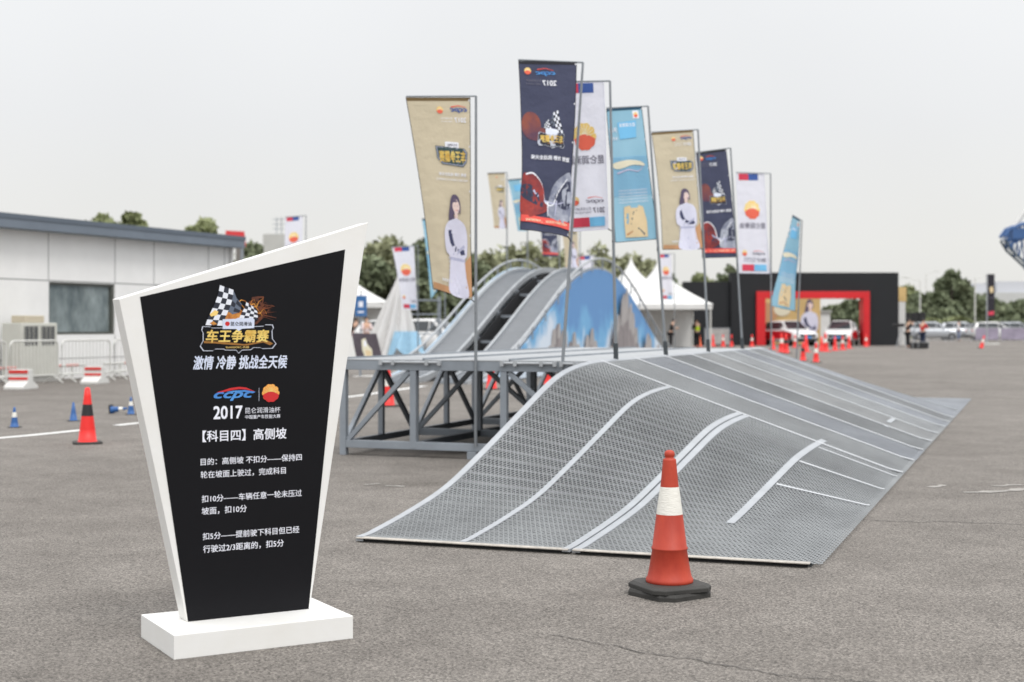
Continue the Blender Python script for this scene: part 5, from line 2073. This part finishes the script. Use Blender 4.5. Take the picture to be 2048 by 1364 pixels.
for y in (0, 2.2):
    MB().tube([rp(2010, 480, y), rp(2022, 500, y), rp(2055, 530, y), rp(2110, 600, y)], .22, 8).build("lower_chord", BSTD, rc)
    MB().tube([rp(2009, 474, y), rp(2020, 458, y), rp(2045, 448, y), rp(2110, 440, y)], .3, 8).build("track_beam", BST, rc)
    for a, b in (((2016, 463), (2022, 500)), ((2022, 500), (2030, 455)), ((2030, 455), (2038, 515)), ((2038, 515), (2050, 448)), ((2050, 448), (2060, 535)), ((2012, 478), (2045, 482)), ((2018, 492), (2060, 470))):
        MB().tube([rp(*a, y), rp(*b, y)], .13, 6).build("lattice", BST, rc)
MB().box(rp(2024, 450).x, rp(2075, 450).x, -.3, 2.6, rp(0, 478).z, rp(0, 456).z).build("gondola", BST, rc)
MB().tube([rp(2030, 458, 1), rp(2052, 425, 1), rp(2090, 380, 1)], .35, 8).build("white_mast", WC, rc)
MB().tube([rp(2110, 600, 1.1), rp(2110, 650, 1.1) * 1.0 - Vector((0, 0, 1.3))], .5, 10).build("support", BSTD, rc)
MB().tube([rp(2110, 440, 1.1), rp(2110, 600, 1.1)], .4, 10).build("support", BSTD, rc)
MB().tube([rp(2090, 380, 1), rp(2110, 440, 1.1)], .3, 8).build("white_mast", WC, rc)

# things above the white building's roof
rb = thing("red_billboard", "red billboard behind the right end of the white building's roof", "billboard", gp(472, 75), 0)
z0, z1 = H - (493 - YH) * 75 / F, H - (461 - YH) * 75 / F
MB().prism([(-.55, 0, z0), (.5, 0, z0), (.42, 0, z1 - .05), (-.55, 0, z1)], (0, .15, 0)).build("panel", mat("billboard_red", C(214, 62, 66), .6, 0, .05, 1), rb)
MB().tube([(-.3, .1, 0), (-.3, .1, z0)], .08, 8).build("post", STEEL, rb)
MB().tube([(.3, .1, 0), (.3, .1, z0)], .08, 8).build("post", STEEL, rb)
cb_ = thing("concrete_building", "plain grey concrete block with mast rising behind the board's top edge", "building", gp(552, 120), 0)
kz = 120 / F
MB().box(-1.1, 1.1, 0, 4, 0, H + (650 - 468) * kz).build("wall", mat("grey_render", C(186, 186, 182), .8, 0, .05, 1), cb_)
zt = H + (650 - 468) * kz
for x in (-.1, .3):
    MB().tube([(x, 1, zt), (x, 1, zt + 1.5)], .04, 6).build("mast", STEEL, cb_)
for q in (.5, .9, 1.3):
    MB().tube([(-.45, 1, zt + q), (.6, 1, zt + q)], .03, 6).build("crossbar", STEEL, cb_)
MB().box(-3.5, 5, .5, 6, 0, H + (650 - 492) * kz).build("lower_wing", mat("grey_render2", C(120, 116, 112), .8, 0, .1, 1), cb_)


# ------------------------------------------------------------------ trees
def leafmat(name, c1, c2):
    m = mat(name, c1, .75, 0, 0, .55, col2=c2, spec=.25)
    return m


LEAF = [leafmat("foliage_olive", (.20, .212, .125), (.36, .37, .235)),
        leafmat("foliage_dark", (.115, .142, .085), (.225, .255, .155)),
        leafmat("foliage_mid", (.16, .19, .095), (.32, .345, .185))]
BARK = mat("bark", (.11, .09, .075), .9, 0, .2, 6)


def tree(px, Y, top_py, hw_px, label, lm=0, seed=0, n=2600, low=.25, leaf=.2, droop=0.0, group="trees"):
    o = thing("tree", label, "tree", gp(px, Y), 0, group)
    rnd = np.random.default_rng(seed + 100)
    k = Y / F
    zt = H - (top_py - YH) * k
    hw = hw_px * k
    zb = zt * low
    zc = (zt + zb) / 2
    rz_ = (zt - zb) / 2
    # trunk and limbs
    tm = MB()
    tm.tube([(0, 0, 0), (.05 * hw, 0, zb), (-.03 * hw, .02, zc), (0, 0, zt - rz_ * .35)], [.035 * zt, .028 * zt, .018 * zt, .005 * zt], 8)
    ncl = 38
    cl = []
    for i in range(ncl):
        a = rnd.uniform(0, 2 * math.pi); q = rnd.uniform(.2, .85) ** .7
        zz_ = rnd.uniform(-.75, .8)
        rad = math.sqrt(max(.05, 1 - zz_ * zz_)) * q
        cl.append((rad * hw * math.cos(a) * .85, rad * hw * math.sin(a) * .85, zc + zz_ * rz_ * .82, rnd.uniform(.15, .34) * hw))
    cl.append((0, 0, zt - .25 * hw, .27 * hw))
    for c in cl[:7]:
        tm.tube([(0, 0, zb + (zc - zb) * .3), (c[0] * .5, c[1] * .5, (zb + c[2]) / 2 + .1), (c[0], c[1], c[2])], [.013 * zt, .009 * zt, .004 * zt], 5)
    tm.build("trunk", BARK, o)
    V = []
    w = np.array([c[3] ** 2 for c in cl]); w /= w.sum()
    idx = rnd.choice(len(cl), n, p=w)
    d = rnd.normal(size=(n, 3)); d /= np.linalg.norm(d, axis=1, keepdims=True)
    rad = rnd.uniform(.3, 1.25, n) ** .75
    cla = np.array([c[:3] for c in cl]); clr = np.array([c[3] for c in cl])
    pos = cla[idx] + d * (rad * clr[idx])[:, None] * np.array([1, 1, .85])
    pos[:, 2] -= droop * rnd.uniform(0, 1, n) ** 2 * rz_
    pos[:, 2] = np.maximum(pos[:, 2], zb * .6)
    sz = leaf * rnd.uniform(.6, 1.5, n)
    u = rnd.normal(size=(n, 3)); u /= np.linalg.norm(u, axis=1, keepdims=True)
    v = np.cross(u, rnd.normal(size=(n, 3))); v /= np.linalg.norm(v, axis=1, keepdims=True)
    a = pos + u * sz[:, None]; b = pos + v * (sz * .55)[:, None]; c = pos - u * sz[:, None]; dd = pos - v * (sz * .55)[:, None]
    V = np.stack([a, b, c, dd], 1).reshape(-1, 3)
    me = bpy.data.meshes.new("crown")
    me.from_pydata(V.tolist(), [], np.arange(n * 4).reshape(n, 4).tolist())
    me.materials.append(LEAF[lm])
    co = bpy.data.objects.new("crown", me)
    COL.objects.link(co)
    co.parent = o


TL_ = [
    (205, 62, 430, 58, "treetop left of the two clumps showing above the white building's roof", 2, .5, .22),
    (262, 64, 427, 52, "treetop right of the two clumps showing above the white building's roof", 2, .5, .22),
    (412, 70, 440, 60, "treetop beside the red billboard above the white roof", 2, .45, .22),
    (505, 90, 486, 60, "dark shrubby tree behind the right end of the white building", 1, .1, .25),
    (700, 96, 478, 72, "dark tree directly right of the board's pointed corner", 1, .1, .28),
    (782, 98, 466, 66, "tall olive tree above the draped tarpaulin", 0, .1, .28),
    (850, 96, 480, 62, "dark tree behind the small white flag and the tarpaulin", 1, .08, .28),
    (925, 100, 500, 66, "dark green tree behind the nearest gold flag's lower half", 1, .08, .28),
    (1000, 102, 490, 62, "olive willow above the left bridge track", 0, .1, .26),
    (1062, 104, 476, 62, "tall olive willow between gold and navy flags above the bridge crest", 0, .1, .26),
    (1128, 104, 494, 56, "olive willow behind the bridge's right handrail", 0, .1, .26),
    (1196, 104, 484, 62, "olive willow directly above the blue arch panel", 0, .1, .26),
    (1262, 106, 503, 58, "olive willow behind the left tent peak", 0, .1, .26),
    (1330, 112, 540, 46, "dark green tree between the small white flag and the tent peak", 1, .1, .25),
    (1400, 114, 548, 60, "bushy green tree above the low part of the black wall", 2, .1, .25),
    (1460, 112, 530, 38, "dark pointed tree behind the black wall's left corner", 1, .1, .25),
    (1505, 114, 545, 40, "green treetop behind the white flag at the row's end", 2, .1, .25),
    (1700, 122, 598, 60, "dark tree seen through the right half of the red portal", 1, .1, .3),
    (1820, 170, 572, 48, "pale green tree right of the black wall", 2, .08, .4),
    (1872, 160, 585, 60, "dark low tree in front of the round crowned one", 1, .05, .4),
    (1905, 175, 541, 50, "large round dark tree right of the black wall", 1, .12, .42),
    (1950, 190, 590, 50, "dark tree in front of the pale office building", 1, .05, .42),
    (2000, 190, 604, 46, "dark tree right of the black banner before the office building", 1, .05, .42),
    (2048, 190, 600, 50, "dark tree at the right picture edge before the office building", 1, .05, .42),
]
for i, (px, Y, tp_, hw_, lb, lm, low, lf) in enumerate(TL_):
    tree(px, Y, tp_, hw_ * (1.3 if 690 < px < 1300 else 1), lb, lm, i, 5200 if hw_ > 45 else 2000, low, lf, .35 if lm == 0 else .0)


def hedge(px0, px1, Y, top, label, lm, seed):
    rnd = np.random.default_rng(seed)
    n = 6500
    k = Y / F
    x0, x1 = (px0 - 1024) * k, (px1 - 1024) * k
    zt = H - (top - YH) * k
    x = rnd.uniform(0, x1 - x0, n)
    hz_ = zt * (.8 + .2 * np.sin(x * 1.3 + seed) * np.cos(x * .37))
    z = hz_ * rnd.uniform(0, 1, n) ** .5
    y = rnd.uniform(-.8, .8, n)
    pos = np.stack([x, y, z], 1)
    sz = .28 * rnd.uniform(.6, 1.4, n)
    u = rnd.normal(size=(n, 3)); u /= np.linalg.norm(u, axis=1, keepdims=True)
    v = np.cross(u, rnd.normal(size=(n, 3))); v /= np.linalg.norm(v, axis=1, keepdims=True)
    V = np.stack([pos + u * sz[:, None], pos + v * (sz * .6)[:, None], pos - u * sz[:, None], pos - v * (sz * .6)[:, None]], 1).reshape(-1, 3)
    me = bpy.data.meshes.new("hedge")
    me.from_pydata(V.tolist(), [], np.arange(n * 4).reshape(n, 4).tolist())
    me.materials.append(LEAF[lm])
    o = bpy.data.objects.new("hedge", me)
    o.location = (x0, Y, 0)
    COL.objects.link(o)
    tag(o, label, "hedge", "hedges")


hedge(480, 960, 108, 556, "dark hedge under the trees behind the tarpaulin", 1, 1)
hedge(960, 1480, 114, 560, "dark hedge behind the bridge and the tents", 1, 2)
hedge(1795, 1960, 150, 632, "bright green low hedge behind the fence and person in red", 2, 3)
hedge(1960, 2090, 150, 634, "low hedge behind the fence at the right picture edge", 1, 4)
